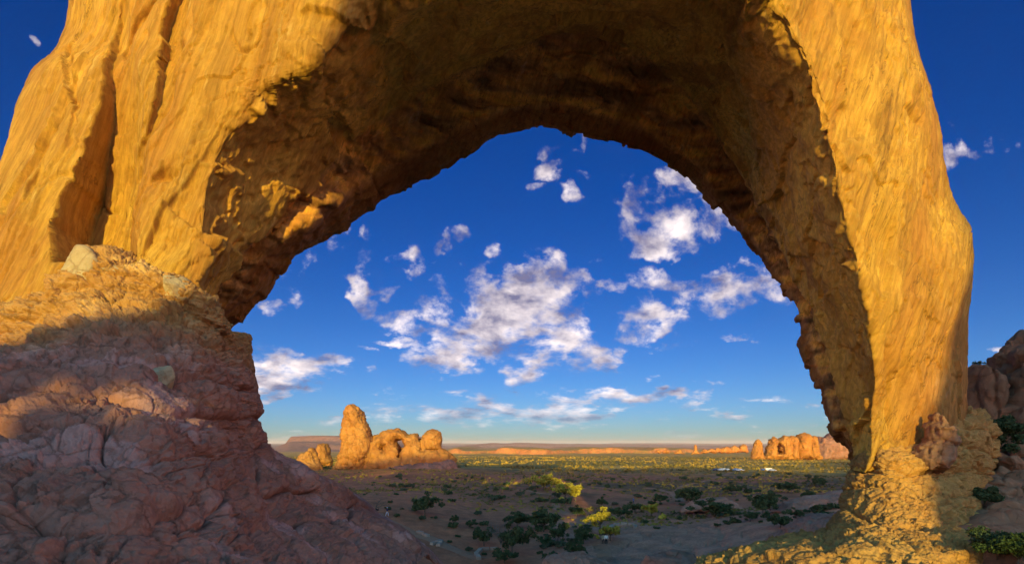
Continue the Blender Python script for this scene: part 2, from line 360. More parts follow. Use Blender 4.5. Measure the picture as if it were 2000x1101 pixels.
M_FARSHADE = rock_mat('far_red_rock_shaded', (0.30, 0.15, 0.11), (0.36, 0.19, 0.14), (0.2, 0.1, 0.08), (0.4, 0.26, 0.2), streak=(0.3, 0.3, 0.8), size=10.0)  # reddish rock, darkened in colour for the shaded far cliff and apron
M_SLICK = rock_mat('slickrock', (0.42, 0.20, 0.135), (0.50, 0.27, 0.19), (0.27, 0.12, 0.08), (0.56, 0.38, 0.29), streak=(0.35, 0.35, 2.2), size=1.2, bump=1.2)
M_BOULDER = rock_mat('boulder_stone', (0.38, 0.18, 0.10), (0.46, 0.24, 0.14), (0.24, 0.12, 0.07), (0.5, 0.34, 0.22), size=0.5)
M_STONE = rock_mat('pale_path_stone', (0.42, 0.28, 0.22), (0.5, 0.36, 0.28), (0.3, 0.2, 0.15), (0.55, 0.42, 0.34), size=0.6)
M_BARK = plain_mat('bark', (0.12, 0.085, 0.06)); M_DEAD = plain_mat('dead_wood', (0.10, 0.075, 0.06))
M_JUN = leaf_mat('juniper_leaves', (0.03, 0.05, 0.02), (0.09, 0.115, 0.045))
M_SAGE = leaf_mat('sage_leaves', (0.05, 0.06, 0.035), (0.10, 0.11, 0.06))
M_LITTREE = leaf_mat('sunlit_leaves', (0.20, 0.17, 0.022), (0.42, 0.33, 0.045))  # leaf colour brightened to carry the sunlight of the beam
M_RABBIT = leaf_mat('rabbitbrush', (0.45, 0.36, 0.05), (0.65, 0.50, 0.08))
M_PALETWIG = plain_mat('grey_twigs', (0.2, 0.16, 0.14))

# ------------------------------------------------------------------ the ground, out to the horizon
GX = [6, 14, 30, 50, 70, 500, 700, 1000, 1500, 2050, 3000, 7000, 12000, 50000]
GZ = [-3.6, -5.5, -11.5, -15.5, -16.6, -17, -19.5, -27, -37, -47, -52, -62, -66, -90]
def bump2(x, y, cx, cy, rx, ry, h): return h * np.exp(-((x - cx) / rx) ** 2 - ((y - cy) / ry) ** 2)
def ground_z(x, y):
    x = np.asarray(x, float); y = np.asarray(y, float); r = np.hypot(x, y); sh = x.shape; x, y, r = x.ravel(), y.ravel(), r.ravel()
    z = np.interp(r, GX, GZ)
    behind = sst(-y, -6, 6); z = z * (1 - behind) + (-3.6) * behind
    p = np.stack([x, y, 0 * x], -1)
    near = sst(r, 20, 60)
    z = z + near * (1.1 * fbm(p / 70 + 5, 3) * sst(r, 40, 130) + 0.35 * fbm(p / 14 + 3, 3) * (1 - sst(r, 250, 600)))
    z = z + bump2(x, y, -32, 118, 20, 40, 4.2) + bump2(x, y, 62, 78, 26, 30, 7.0) + bump2(x, y, -60, 305, 70, 50, 2.2)
    z = z + bump2(x, y, 95, 120, 40, 40, 3.0) + bump2(x, y, -150, 320, 60, 40, 1.5)
    # slickrock slabs at the foot of the arch
    slab, _ = nodules(np.stack([x / 7 + 0.2 * perlin(p / 3), y / 9, 0 * x + 0.5], -1), 0.4)
    z = z + 0.7 * slab * (1 - sst(r, 85, 125)) * sst(r, 25, 50) * sst(x, 4, 14)
    z = z + sst(r, 450, 1500) * 3.0 * fbm(p / 160, 3)
    # the orange cliff band, the pale red plateau and the mesas on the skyline
    th = x / np.maximum(y, 1)
    yc = 2150 + 420 * fbm(np.stack([x / 420, 0 * x, 0 * x], -1), 4) + 500 * sst(th, 0.0, 0.30)
    band = sst(th, -0.16, -0.10) * (1 - sst(th, 0.30, 0.46))
    band = band * (.55 + .45 * sst(fbm(np.stack([x / 240, 0 * x, 0 * x + 3], -1), 3), -.25, .15))
    z = z + band * 27 * sst(y, yc, yc + 34) * (1 - sst(y, 3600, 5200))
    z = z + sst(y, 6000, 7400) * (38 + 52 * fbm(p / 2600 + 2, 4)) * sst(th, -0.13, -0.03) * (1 - sst(th, 0.15, 0.40) * .75) * (1 - sst(y, 13000, 22000))
    lm = 1 - sst(th, -0.19, -0.12)
    z = z + lm * (66 * sst(y, 3800 + 900 * fbm(p / 700, 3), 4700 + 900 * fbm(p / 700, 3)) * sst(th, -0.47, -0.43) + 62 * sst(th, -0.445, -0.43) * sst(y, 5200, 5350)) * (1 - sst(y, 8000, 12000))
    z = z + sst(r, 2600, 4500) * (9 * fbm(p / 450 + 8, 4) + 16 * fbm(p / 1500 + 4, 3))
    z = z + sst(y, 16000, 19000) * 70 * np.clip(fbm(p / 6000, 3) + .3, 0, 1) * (1 - sst(y, 26000, 36000))
    return z.reshape(sh)
def hit(px, py):
    """where the ground lies at the far end of a line of sight (for authoring positions in metres)"""
    Y = np.geomspace(30, 9000, 900); d = P(px, py, Y); under = d[:, 2] < ground_z(d[:, 0], d[:, 1])
    i = int(np.argmax(under)) if under.any() else 899; y = Y[i]; x = d[i, 0]
    return float(x), float(y), float(ground_z(np.array([x]), np.array([y]))[0])

def build_ground():
    rad = np.concatenate([np.linspace(0.5, 5, 6), np.geomspace(6, 90, 150), np.geomspace(91, 2000, 330)[0:], np.geomspace(2015, 6000, 150), np.geomspace(6100, 60000, 90)])
    ang = np.concatenate([np.linspace(-180, -52, 40)[:-1], np.linspace(-52, 50, 900), np.linspace(50, 180, 40)[1:]])
    A, Rr = np.meshgrid(np.radians(ang), rad, indexing='xy'); x = Rr * np.sin(A); y = Rr * np.cos(A); z = ground_z(x, y)
    v = np.stack([x, y, z], -1)
    n = grid_normals(v); steep = 1 - np.abs(n[..., 2]).ravel()
    xf, yf, r = x.ravel(), y.ravel(), Rr.ravel(); p = np.stack([xf, yf, 0 * xf], -1); th = xf / np.maximum(yf, 1)
    soil = np.array([.46, .155, .075]); sage = np.array([.26, .19, .05]); dry = np.array([.50, .30, .07]); cliff = np.array([.50, .21, .065]); pink = np.array([.56, .30, .20]); slick = np.array([.52, .25, .165])
    veg = np.array([.085, .075, .035])
    n1 = fbm(p / 55, 4); n2 = fbm(p / 9 + 7, 3); n3 = fbm(p / 320 + 3, 4)
    def bl(a, b, t): return a * (1 - t[:, None]) + b * t[:, None]
    c = bl(np.tile(soil, (len(xf), 1)), slick, (1 - sst(r, 80, 130)) * sst(xf, 0, 12) * 0.8)
    c = bl(c, np.array([.62, .36, .20]), 1 - sst(r, 40, 58))  # unseen near ground paled to bounce more light up to the arch
    c = bl(c, veg, sst(r, 110, 200) * sst(n1 + 0.5 * n2, -0.25, 0.35) * .75 * sst(th, -0.16, 0.02))
    c = bl(c, bl(np.tile(sage, (len(xf), 1)), dry, sst(n1 * .6 + n3, -.15, .35)), sst(r, 250, 360))
    c = bl(c, veg, sst(n2 + .4 * n3, .12, .5) * .6 * sst(r, 150, 400) * (1 - sst(r, 1200, 2000)))
    c = bl(c, dry * .9, sst(r, 900, 1800) * .6)
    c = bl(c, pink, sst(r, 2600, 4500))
    c = bl(c, cliff, sst(r, 700, 1500) * sst(steep, .03, .12) * (1 - sst(r, 3500, 5000)))
    band = fbm(np.stack([xf / 3000, yf / 3000, v[..., 2].ravel() / 9], -1), 3)
    c = bl(c, np.array([.42, .17, .11]), sst(r, 3000, 4500) * sst(band, 0, .4) * .8)
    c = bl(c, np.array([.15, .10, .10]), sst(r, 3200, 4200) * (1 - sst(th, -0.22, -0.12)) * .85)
    m, k, b = new_mat('desert_soil'); g = k.n.new('ShaderNodeNewGeometry').outputs['Position']
    at = k.n.new('ShaderNodeAttribute'); at.attribute_name = 'tint'
    nn = k.noise(g, 0.35, 8, 0.65); n4 = k.noise(g, 3.0, 6, 0.65); n5 = k.noise(g, 0.03, 8, 0.7)
    sp = k.m('ADD', k.m('MULTIPLY', nn, 0.4), k.m('ADD', k.m('MULTIPLY', n4, 0.25), k.m('MULTIPLY', n5, 0.35)))
    k.l.new(k.mix(0.9, at.outputs['Color'], k.mix(k.step(sp, 0.36, 0.64), (0.5, 0.5, 0.5), (1.35, 1.3, 1.25)), 'MULTIPLY'), b.inputs['Base Color'])
    b.inputs['Roughness'].default_value = 0.95
    k.l.new(k.bump(k.m('ADD', nn, k.m('MULTIPLY', n4, 0.3)), 0.8, 0.6), b.inputs['Normal'])
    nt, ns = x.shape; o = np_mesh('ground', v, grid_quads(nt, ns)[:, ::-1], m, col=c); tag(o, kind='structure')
build_ground()

# ------------------------------------------------------------------ unseen ridges added behind the camera, skylines and holes shaped to cast shadows
SKY_U = [-400, -24.6, -23.4, -21, -18.6, -15.3, -12.4, -9.5, -8, -7, -1.0, 0.5, 3, 4, 6, 8, 9.6, 10.2, 11.3, 12.3, 12.9, 13.7, 15.3, 15.7, 17.2, 18.9, 20.4, 21.4, 30, 34, 400]
SKY_V = [33, 33, 4.6, 5, 5.7, 6.4, 8.1, 11.5, 17.5, 19.3, 19.3, 16, 14.4, 13.5, 12, 10, 8, -3, -3, -3, -1.5, -.6, 1.3, 2.7, 5.2, 9.2, 13, 15, 15, 8, 8]
FAR_U = [-500, -150, -117, -71, -40, -27, -26, 21.5, 22.5, 40, 174, 260, 500]
FAR_V = [26, 27, 27, 34, 33, 33, 33, 33, 32, 32, 27, 50, 60]
NOTCH = [(-25, -30), (-25, 8), (-23.6, 15), (-22.6, 19), (-21.9, 23), (-21.6, 25.5), (17.4, 25.5), (17.8, 22), (18.6, 18), (19.2, 15), (20.4, 12), (21.8, 9), (21.8, -30)]
def build_shade_ridge(yb, SU, SV, lo, hi, n_fine, hole_at=None, gap=None, nz=40):
    ex = np.array([math.cos(SUN_AZ), -math.sin(SUN_AZ)]); ey = np.array([math.sin(SUN_AZ), math.cos(SUN_AZ)])
    u = np.unique(np.concatenate([np.linspace(lo, -28, 160), np.linspace(-28, 24, n_fine), np.linspace(24, hi, 100)]))
    top = np.interp(u, SU, SV) - yb * TE + (0.6 - .3 * sst(u, 8, 10)) * fbm(np.stack([u / 1.1, 0 * u, 0 * u], -1), 4)
    U, T = np.meshgrid(u, np.linspace(0, 1, nz), indexing='ij'); Z = -8 + (top[:, None] + 8) * T
    y = yb + 1.2 * fbm(np.stack([U.ravel() / 9, 0 * U.ravel(), Z.ravel() / 7], -1), 4).reshape(U.shape) * (1 - T)
    front = np.stack([U * ex[0] + y * ey[0], U * ex[1] + y * ey[1], Z], -1); back = front.copy(); back[..., :2] -= ey * 16; back[..., 2] += 16 * TE
    q = grid_quads(len(u), nz); n = U.size
    for ha in hole_at or ():
        quu = U.ravel()[q].mean(1); qvv = (Z.ravel()[q].mean(1) + yb * TE)
        q = q[((quu - ha[0]) / ha[2]) ** 2 + ((qvv - ha[1]) / ha[3]) ** 2 > 1]
    if gap:
        quu = U.ravel()[q].mean(1); qvv = Z.ravel()[q].mean(1) + yb * TE; q = q[poly_dist(quu, qvv, gap) > 0]
    tops = np.stack([np.arange(len(u) - 1) * nz + nz - 1, (np.arange(len(u) - 1) + 1) * nz + nz - 1], -1)
    tq = np.concatenate([tops, tops[:, ::-1] + n], 1)
    tag(np_mesh('unseen_shade_ridge', np.concatenate([front.reshape(-1, 3), back.reshape(-1, 3)]), np.concatenate([q, q[:, ::-1] + n, tq]), M_WALL), kind='structure')
build_shade_ridge(-70.0, SKY_U, SKY_V, -60, 60, 300, [(8.6, -1.7, 3.3, 2.2), (-11.2, 3.0, .9, .4), (-9.9, 2.6, .45, .3), (-12.5, 2.2, .4, .6), (-12.9, 3.2, .35, .3)], None, 110)
build_shade_ridge(-260.0, FAR_U, FAR_V, -480, 480, 160, [(-82, 20.5, 9, 3.2)], NOTCH, 90)

# ------------------------------------------------------------------ the great arch
O_ = [(-150, 800, 20), (-130, 640, 20), (-90, 520, 20.5), (-55, 400, 21), (0, 262, 21.8), (42, 150, 22.8), (104, 60, 23.6), (126, -260, 23), (200, -480, 24), (600, -560, 25), (1000, -560, 25),
      (1400, -560, 25), (1690, -480, 25), (1752, -250, 25), (1778, -20, 24.5), (1808, 120, 24), (1838, 250, 24), (1863, 360, 24), (1906, 440, 24), (1913, 520, 24), (1906, 610, 24), (1902, 720, 23.6), (1880, 830, 23), (1812, 905, 22.3)]
A_ = [(330, 760, 19), (345, 660, 19), (375, 575, 19.3), (402, 470, 19.7), (414, 335, 19.8), (500, 195, 19.6), (620, 130, 19.2), (730, 15, 18.7), (850, -38, 18.3), (1000, -48, 18), (1200, -48, 18),
      (1385, -42, 18.2), (1500, 0, 18.6), (1570, 110, 19), (1608, 240, 19.3), (1632, 340, 19.3), (1650, 430, 19.4), (1676, 530, 19.6), (1697, 640, 20), (1707, 740, 20.5), (1702, 800, 21), (1700, 850, 21), (1700, 890, 21), (1690, 920, 21)]
M_ = [(370, 770, 23), (395, 660, 24), (425, 575, 24), (490, 490, 24), (560, 400, 24.5), (650, 300, 25), (760, 215, 26), (850, 165, 26.5), (950, 112, 27), (1050, 72, 27), (1120, 58, 27),
      (1205, 72, 27.5), (1272, 115, 28.5), (1342, 185, 30), (1402, 260, 31), (1457, 340, 31), (1502, 430, 30), (1545, 530, 28.5), (1592, 612, 26.8), (1625, 700, 25), (1640, 770, 24.3), (1665, 845, 23.5), (1680, 890, 23), (1680, 920, 22.5)]
L_ = [(375, 785, 25), (410, 675, 26), (452, 590, 25.4), (515, 508, 25.2), (606, 422, 25.4), (720, 345, 27.5), (830, 285, 28), (920, 240, 28.5), (1000, 213, 29), (1060, 206, 29), (1120, 211, 29),
      (1195, 235, 29.8), (1265, 265, 31), (1332, 305, 32.5), (1388, 360, 33), (1438, 425, 33), (1492, 495, 31.8), (1548, 583, 29.5), (1580, 645, 27), (1600, 716, 26), (1618, 772, 25), (1648, 845, 24.2), (1672, 890, 23.7), (1675, 922, 23.2)]
B_ = [(380, 800, 27), (415, 690, 27), (438, 645, 28), (512, 582, 28), (600, 490, 29), (760, 390, 29.5), (860, 337, 30), (950, 271, 30), (1010, 253, 30), (1060, 250, 30), (1120, 264, 30),
      (1200, 285, 30.5), (1270, 306, 31.5), (1340, 350, 34), (1400, 405, 34.8), (1450, 460, 34.5), (1510, 532, 33), (1572, 618, 29.6), (1566, 658, 27.8), (1587, 722, 26.7), (1607, 772, 25.8), (1640, 843, 24.9), (1668, 890, 24.3), (1670, 925, 24)]
def grooves(px, py, line, width, depth, tail, t_fade=20):
    """depth of a step that runs along a crack: sharp on its left side, easing out over `tail` to the right"""
    line = np.array(line, float); xl = np.interp(py, line[:, 1], line[:, 0]); dd = np.interp(py, line[:, 1], depth)
    on = sst(py, line[0, 1] - t_fade, line[0, 1]) * (1 - sst(py, line[-1, 1], line[-1, 1] + t_fade))
    tl = np.interp(py, line[:, 1], tail)
    return dd * on * sst(px, xl - width, xl + width) * (1 - sst(px, xl + 0.35 * tl, xl + tl))
def build_arch():
    arr = [np.array(a, float) for a in (O_, A_, M_, L_, B_)]
    O, A, Mm, L, B = [P(a[:, 0], a[:, 1], a[:, 2]) for a in arr]
    ctr = np.array([4.0, 0, 4.0])
    def out(v, d):
        w = v - ctr; w[:, 1] = 0; w /= np.linalg.norm(w, axis=1, keepdims=True); return v + w * d
    k_ = len(O); bulge = np.interp(np.arange(k_), [0, 5, 8, 14, 23], [.5, .7, .9, .5, .25])[:, None] * np.array([0, -1, 0])
    F1 = O * .68 + A * .32 + bulge; F2 = O * .34 + A * .66 + bulge * .9
    A2 = A * .78 + Mm * .22; A2 = out(A2, 0.15)
    rec = np.interp(np.arange(k_), [0, 2, 5, 10, 13, 17, 19, 23], [.4, .9, .5, .5, 1.2, 1.0, .2, .0])[:, None]
    Rr = out(Mm * .45 + L * .55, 0) ; w = Rr - ctr; w[:, 1] = 0; w /= np.linalg.norm(w, axis=1, keepdims=True); Rr = Rr + w * rec
    Bk = out(B, 0.9) + np.array([0, 1.2, 0]); D = out(O * .6 + B * .4, 0); D[:, 1] = np.maximum(O[:, 1] + 8, B[:, 1] + 3); D[16:, 1] = B[16:, 1] + 1.2; D[19:] = O[19:] * .8 + B[19:] * .2; D[19:, 1] = B[19:, 1] + .6; D2 = O * .92 + np.array([4, 0, 4]) * .08; D2[:, 1] = O[:, 1] + 5
    cols = [D2, O, F1, F2, A, A2, Mm, Rr, L, B, Bk, D, D2]; cnt = [16, 95, 105, 120, 45, 95, 34, 34, 70, 22, 14, 12]
    C = np.stack(cols, 1); nt = 760; ti = np.linspace(0, k_ - 1, nt); C = catmull(np.arange(k_), C, ti)
    ss = np.concatenate([i + np.linspace(0, 1, n, endpoint=False) for i, n in enumerate(cnt)]); i0 = ss.astype(int); fr = (ss - i0)[None, :, None]
    g = C[:, i0] * (1 - fr) + C[:, i0 + 1] * fr
    pad = 60; gp = np.concatenate([g[:, -pad:], g, g[:, :pad]], 1); g1 = blur(gp, 7, 1)[:, pad:-pad]; g2 = blur(gp, 19, 1)[:, pad:-pad]
    soft = (np.exp(-((ss[None, :] - 4.0) / .7) ** 2) * np.interp(ti, [0, 3, 5, 9, 11, 23], [.4, .9, 1, .8, .25, .1])[:, None])[..., None]; g = g1 * (1 - soft) + g2 * soft
    n = grid_normals(g)
    mid = g[:, ss.searchsorted(2.5)]; 
    if n[:, ss.searchsorted(2.5), 1].mean() > 0: n = -n; flip = True
    else: flip = False
    v = g.reshape(-1, 3).copy(); N = n.reshape(-1, 3); s_ = np.tile(ss, nt); t_ = np.repeat(ti, len(ss))
    px, py = toward(v)
    wf = sst(s_, .7, 1.1) * (1 - sst(s_, 3.9, 4.3)); wi = sst(s_, 4.0, 4.4) * (1 - sst(s_, 5.9, 6.1)); wst = sst(s_, 5.9, 6.2) * (1 - sst(s_, 9.6, 10)); wedge = np.exp(-((s_ - 4.1) / .55) ** 2); lip = sst(s_, 7.8, 8.1) * (1 - sst(s_, 9.4, 9.8))
    x, y, z = v.T; xs = x - .35 * z
    q = np.stack([xs * 1.15, y * .6, z * .09], -1)
    d = .26 * fbm(v / 7.0, 2) + .02 * fbm(v * 3.2, 4)
    fl = fbm(np.stack([xs * .42, y * .4, z * .10], -1) + .10 * fbm(v * .8, 3)[:, None], 4)
    fl2 = fbm(np.stack([xs * .9, y * .8, z * .33], -1) + 20 + .2 * fbm(v * 1.5, 2)[:, None], 4)
    spall = .12 * sst(fl, .02, .035) + .11 * sst(fl, .27, .285) - .15 * sst(-fl, .22, .235) + .02 * sst(fl2, .0, .02) - .06 * sst(-fl2, .33, .35)
    calm = .25 + .75 * sst(s_, 1.1, 2.0)
    d += wf * calm * (.022 * fbm(q, 5, .6) + .34 * facets(np.stack([xs * .30, y * .3, z * .085], -1) + .12 * fbm(v * .35, 3)[:, None], .5, .55) + .05 * facets(np.stack([xs * .75, y * .7, z * .13], -1) + .15 * fbm(v * .9, 3)[:, None] + 9, .6, .6) + 0.7 * spall + .008 * ridged(np.stack([xs * 2.2, y * 2, z * .5], -1), 3))
    lines = np.abs(perlin(np.stack([xs * .5 + .2 * fbm(v * .7, 2), y * .3, z * .1], -1))); brk = sst(perlin(v * .35 + 4), .02, .2)
    d -= wf * .16 * (1 - sst(lines, .004, .022)) * brk
    right = sst(x, 6, 10)
    d += wedge * (.14 * fbm(v * .55 + 3, 4) + .05 * ridged(v * 1.1, 4) - .05) + wedge * right * .22 * fbm(v * .38 + 11, 2)
    fw = v + .35 * np.stack([fbm(v * .5, 3), fbm(v * .5 + 9, 3), fbm(v * .5 + 19, 3)], -1)
    d += (wi + wedge * (.8 - .6 * right)) * (.42 * facets(fw * np.array([.34, .30, .40]), .5, .8) + .13 * facets(fw * np.array([1.0, .9, 1.1]) + 5, .6, .8))
    d += wst * (.40 * facets(fw * np.array([.42, .40, .75]) + 3, .7, .6) + .15 * facets(fw * np.array([1.2, 1.1, 1.9]) + 15, .7, .7))
    d += wi * (.13 * fbm(v / 2.6 + 2, 5) + .10 * sst(fbm(v * .45 + 9, 4), .08, .12) + .05 * ridged(v * 1.6, 3))
    al = np.stack([v[:, 0] * .35 + .3 * fbm(v * .4, 2), v[:, 1] * .75, v[:, 2] * .9], -1)
    nd, _ = nodules(al * 1.15, .30); nd2, _ = nodules(al * 2.7 + 3, .3)
    d += wst * (.12 * nd + .05 * nd2 - .1 + .06 * ridged(v * 1.3, 4)) * (1 - .45 * lip)
    v += N * d[:, None]
    # the two big cracks of the left wall and the small ones
    fr_ = sst(s_, .9, 1.15) * (1 - sst(s_, 3.6, 4.2)); wob = 4 * fbm(v * .5, 4)
    a = grooves(px + wob, py, [(240, 6), (222, 110), (205, 180), (180, 250), (150, 320), (120, 380), (106, 440), (112, 500)], 3, [.25, .5, .75, 1.25, 1.9, 2.3, 2.5, 2.4], [30, 60, 90, 120, 150, 170, 180, 180])
    a += grooves(px + wob * .6, py, [(350, -40), (328, 80), (336, 90), (318, 130), (308, 190), (280, 250), (245, 290)], 2, [.7, .6, .5, .55, .45, .3, .1], [40, 40, 40, 40, 40, 40, 30])
    a += grooves(px + wob * .5, py, [(298, 0), (270, 50), (242, 105)], 2, [.3, .3, .2], [22, 22, 20])
    a += grooves(px + wob * .5, py, [(130, 105), (133, 195), (145, 205)], 2, [.3, .35, .1], [22, 22, 20])
    a += grooves(px + wob * .5, py, [(148, 205), (128, 275)], 2, [.2, .1], [22, 18])
    a += grooves(px + wob * .5, py, [(75, 330), (60, 370), (56, 392)], 2, [.15, .25, .1], [18, 18, 18])
    a += grooves(px + wob * .5, py, [(330, 320), (300, 345), (285, 355)], 4, [.1, .35, .1], [40, 60, 40])
    a += grooves(px + wob, py, [(440, 235), (380, 330), (330, 400), (290, 470), (262, 520)], 4, [.1, .25, .3, .35, .2], [90, 110, 120, 120, 100])
    # ribs and cracks of the right leg
    a += grooves(px + wob, py, [(1775, 605), (1752, 690), (1748, 760), (1738, 850)], 3, [.1, .4, .35, .3], [40, 40, 45, 40])
    a += grooves(px + wob, py, [(1725, 660), (1722, 720), (1730, 800), (1735, 860)], 3, [.1, .3, .3, .2], [26, 26, 26, 26])
    a += grooves(px + wob, py, [(1700, 330), (1668, 400), (1690, 470), (1705, 560)], 4, [.1, .3, .3, .15], [60, 60, 70, 60])
    a += grooves(px + wob, py, [(1620, -40), (1640, 60), (1650, 190), (1660, 260)], 4, [.2, .35, .35, .2], [50, 60, 60, 50])
    v[:, 1] += a * fr_; v[:, 0] -= .2 * a * fr_
    q_ = grid_quads(nt, len(ss), wrap=True)
    root = empty('sandstone_arch', (4, 22, -3), 'huge golden sandstone arch with dark overhanging ceiling framing the desert view', 'rock arch')
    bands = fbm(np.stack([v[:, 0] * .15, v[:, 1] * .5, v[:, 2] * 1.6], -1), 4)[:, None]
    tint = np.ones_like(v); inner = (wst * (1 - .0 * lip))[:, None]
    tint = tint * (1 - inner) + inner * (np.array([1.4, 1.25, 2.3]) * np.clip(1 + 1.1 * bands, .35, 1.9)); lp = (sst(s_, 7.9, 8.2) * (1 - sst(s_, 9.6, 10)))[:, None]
    tint = tint * (1 - lp) + lp * np.array([.85, .62, .95]); ceil_lift = (wi * .28)[:, None]; tint = tint * (1 + 2.2 * ceil_lift); leg_shade = (sst(x, 14, 18) * (1 - sst(z, 2, 10)) * wf)[:, None]  # ceiling and pink strata brightened in colour, standing in for bounced light
    tint = tint * (1 - leg_shade * np.array([.2, .36, .1]))  # shadow on the lower right leg deepened by browning its colour
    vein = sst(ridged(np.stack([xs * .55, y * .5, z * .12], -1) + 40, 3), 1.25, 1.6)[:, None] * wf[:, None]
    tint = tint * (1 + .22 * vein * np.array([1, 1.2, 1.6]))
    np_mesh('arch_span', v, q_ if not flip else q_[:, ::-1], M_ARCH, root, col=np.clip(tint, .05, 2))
    return root
ARCH = build_arch()

def loft(rows, nt, ns, roww=None):
    C = np.array([[P(*c) for c in r] for r in rows]); C = catmull(np.arange(C.shape[1]), C.swapaxes(0, 1), np.linspace(0, C.shape[1] - 1, ns)).swapaxes(0, 1)
    t = np.linspace(0, len(rows) - 1, nt); g = catmull(np.arange(len(rows)), C, t); n = grid_normals(g); n = -n if n[nt // 2, ns // 3, 1] > 0 else n
    T, U = np.meshgrid(t, np.linspace(0, len(rows[0]) - 1, ns), indexing='ij')
    return g.reshape(-1, 3), n.reshape(-1, 3), T.ravel(), U.ravel()
def rock_skin(v, big, f1, a1, f2, a2, sq=(1, 1, 2.0), sharp=.3):
    w = v + .35 * np.stack([fbm(v * .6 + 5, 2), fbm(v * .6 + 15, 2), .5 * fbm(v * .6 + 25, 2)], -1); sq = np.array(sq)
    n1, i1 = nodules(w * sq * f1, sharp); n2, i2 = nodules(w * sq * f2 + 7, sharp)
    return big * fbm(v / 3.0, 3), a1 * (n1 * (.65 + .7 * i1) - .55), a2 * (n2 * (.6 + .8 * i2) - .5)

# ------------------------------------------------------------------ the knobbly ledge on the left
def strata_skin(v, h=1.1):
    """rounded beds lying on each other, each with its own overhang, broken into long worn blocks"""
    w = v + .5 * np.stack([fbm(v * .35 + 5, 3), fbm(v * .35 + 15, 3), .6 * fbm(v * .3 + 25, 3)], -1)
    z = w[:, 2] / h + .3 * w[:, 0] * .25; i = np.floor(z); f = z - i; rnd = _r1[(i.astype(int) * 37) & 255]
    bed = np.sqrt(np.clip(1 - np.abs(2 * f - 1.1) ** 3, 0, 1)) * (.4 + .9 * rnd)
    n1, i1 = nodules(np.stack([w[:, 0] * .42, w[:, 1] * .42, z * .9], -1), .22); n2, i2 = nodules(w * np.array([.95, .95, 1.5]) + 7, .25); n3, _ = nodules(w * np.array([2.2, 2.2, 3.0]) + 3, .3)
    some = sst(fbm(v * .45 + 31, 3), -.25, .25); fine = sst(fbm(v * .6 + 57, 2), 0, .3)
    return .46 * bed + .38 * n1 * (.3 + i1) + .17 * some * n2 * (.3 + i2) + .07 * fine * n3 - .42 - .16 * (1 - sst(np.abs(perlin(w * np.array([.5, .5, .4]) + 13)), 0, .03)) - .10 * (1 - sst(np.abs(perlin(w * np.array([.9, .9, .5]) + 43)), 0, .03))
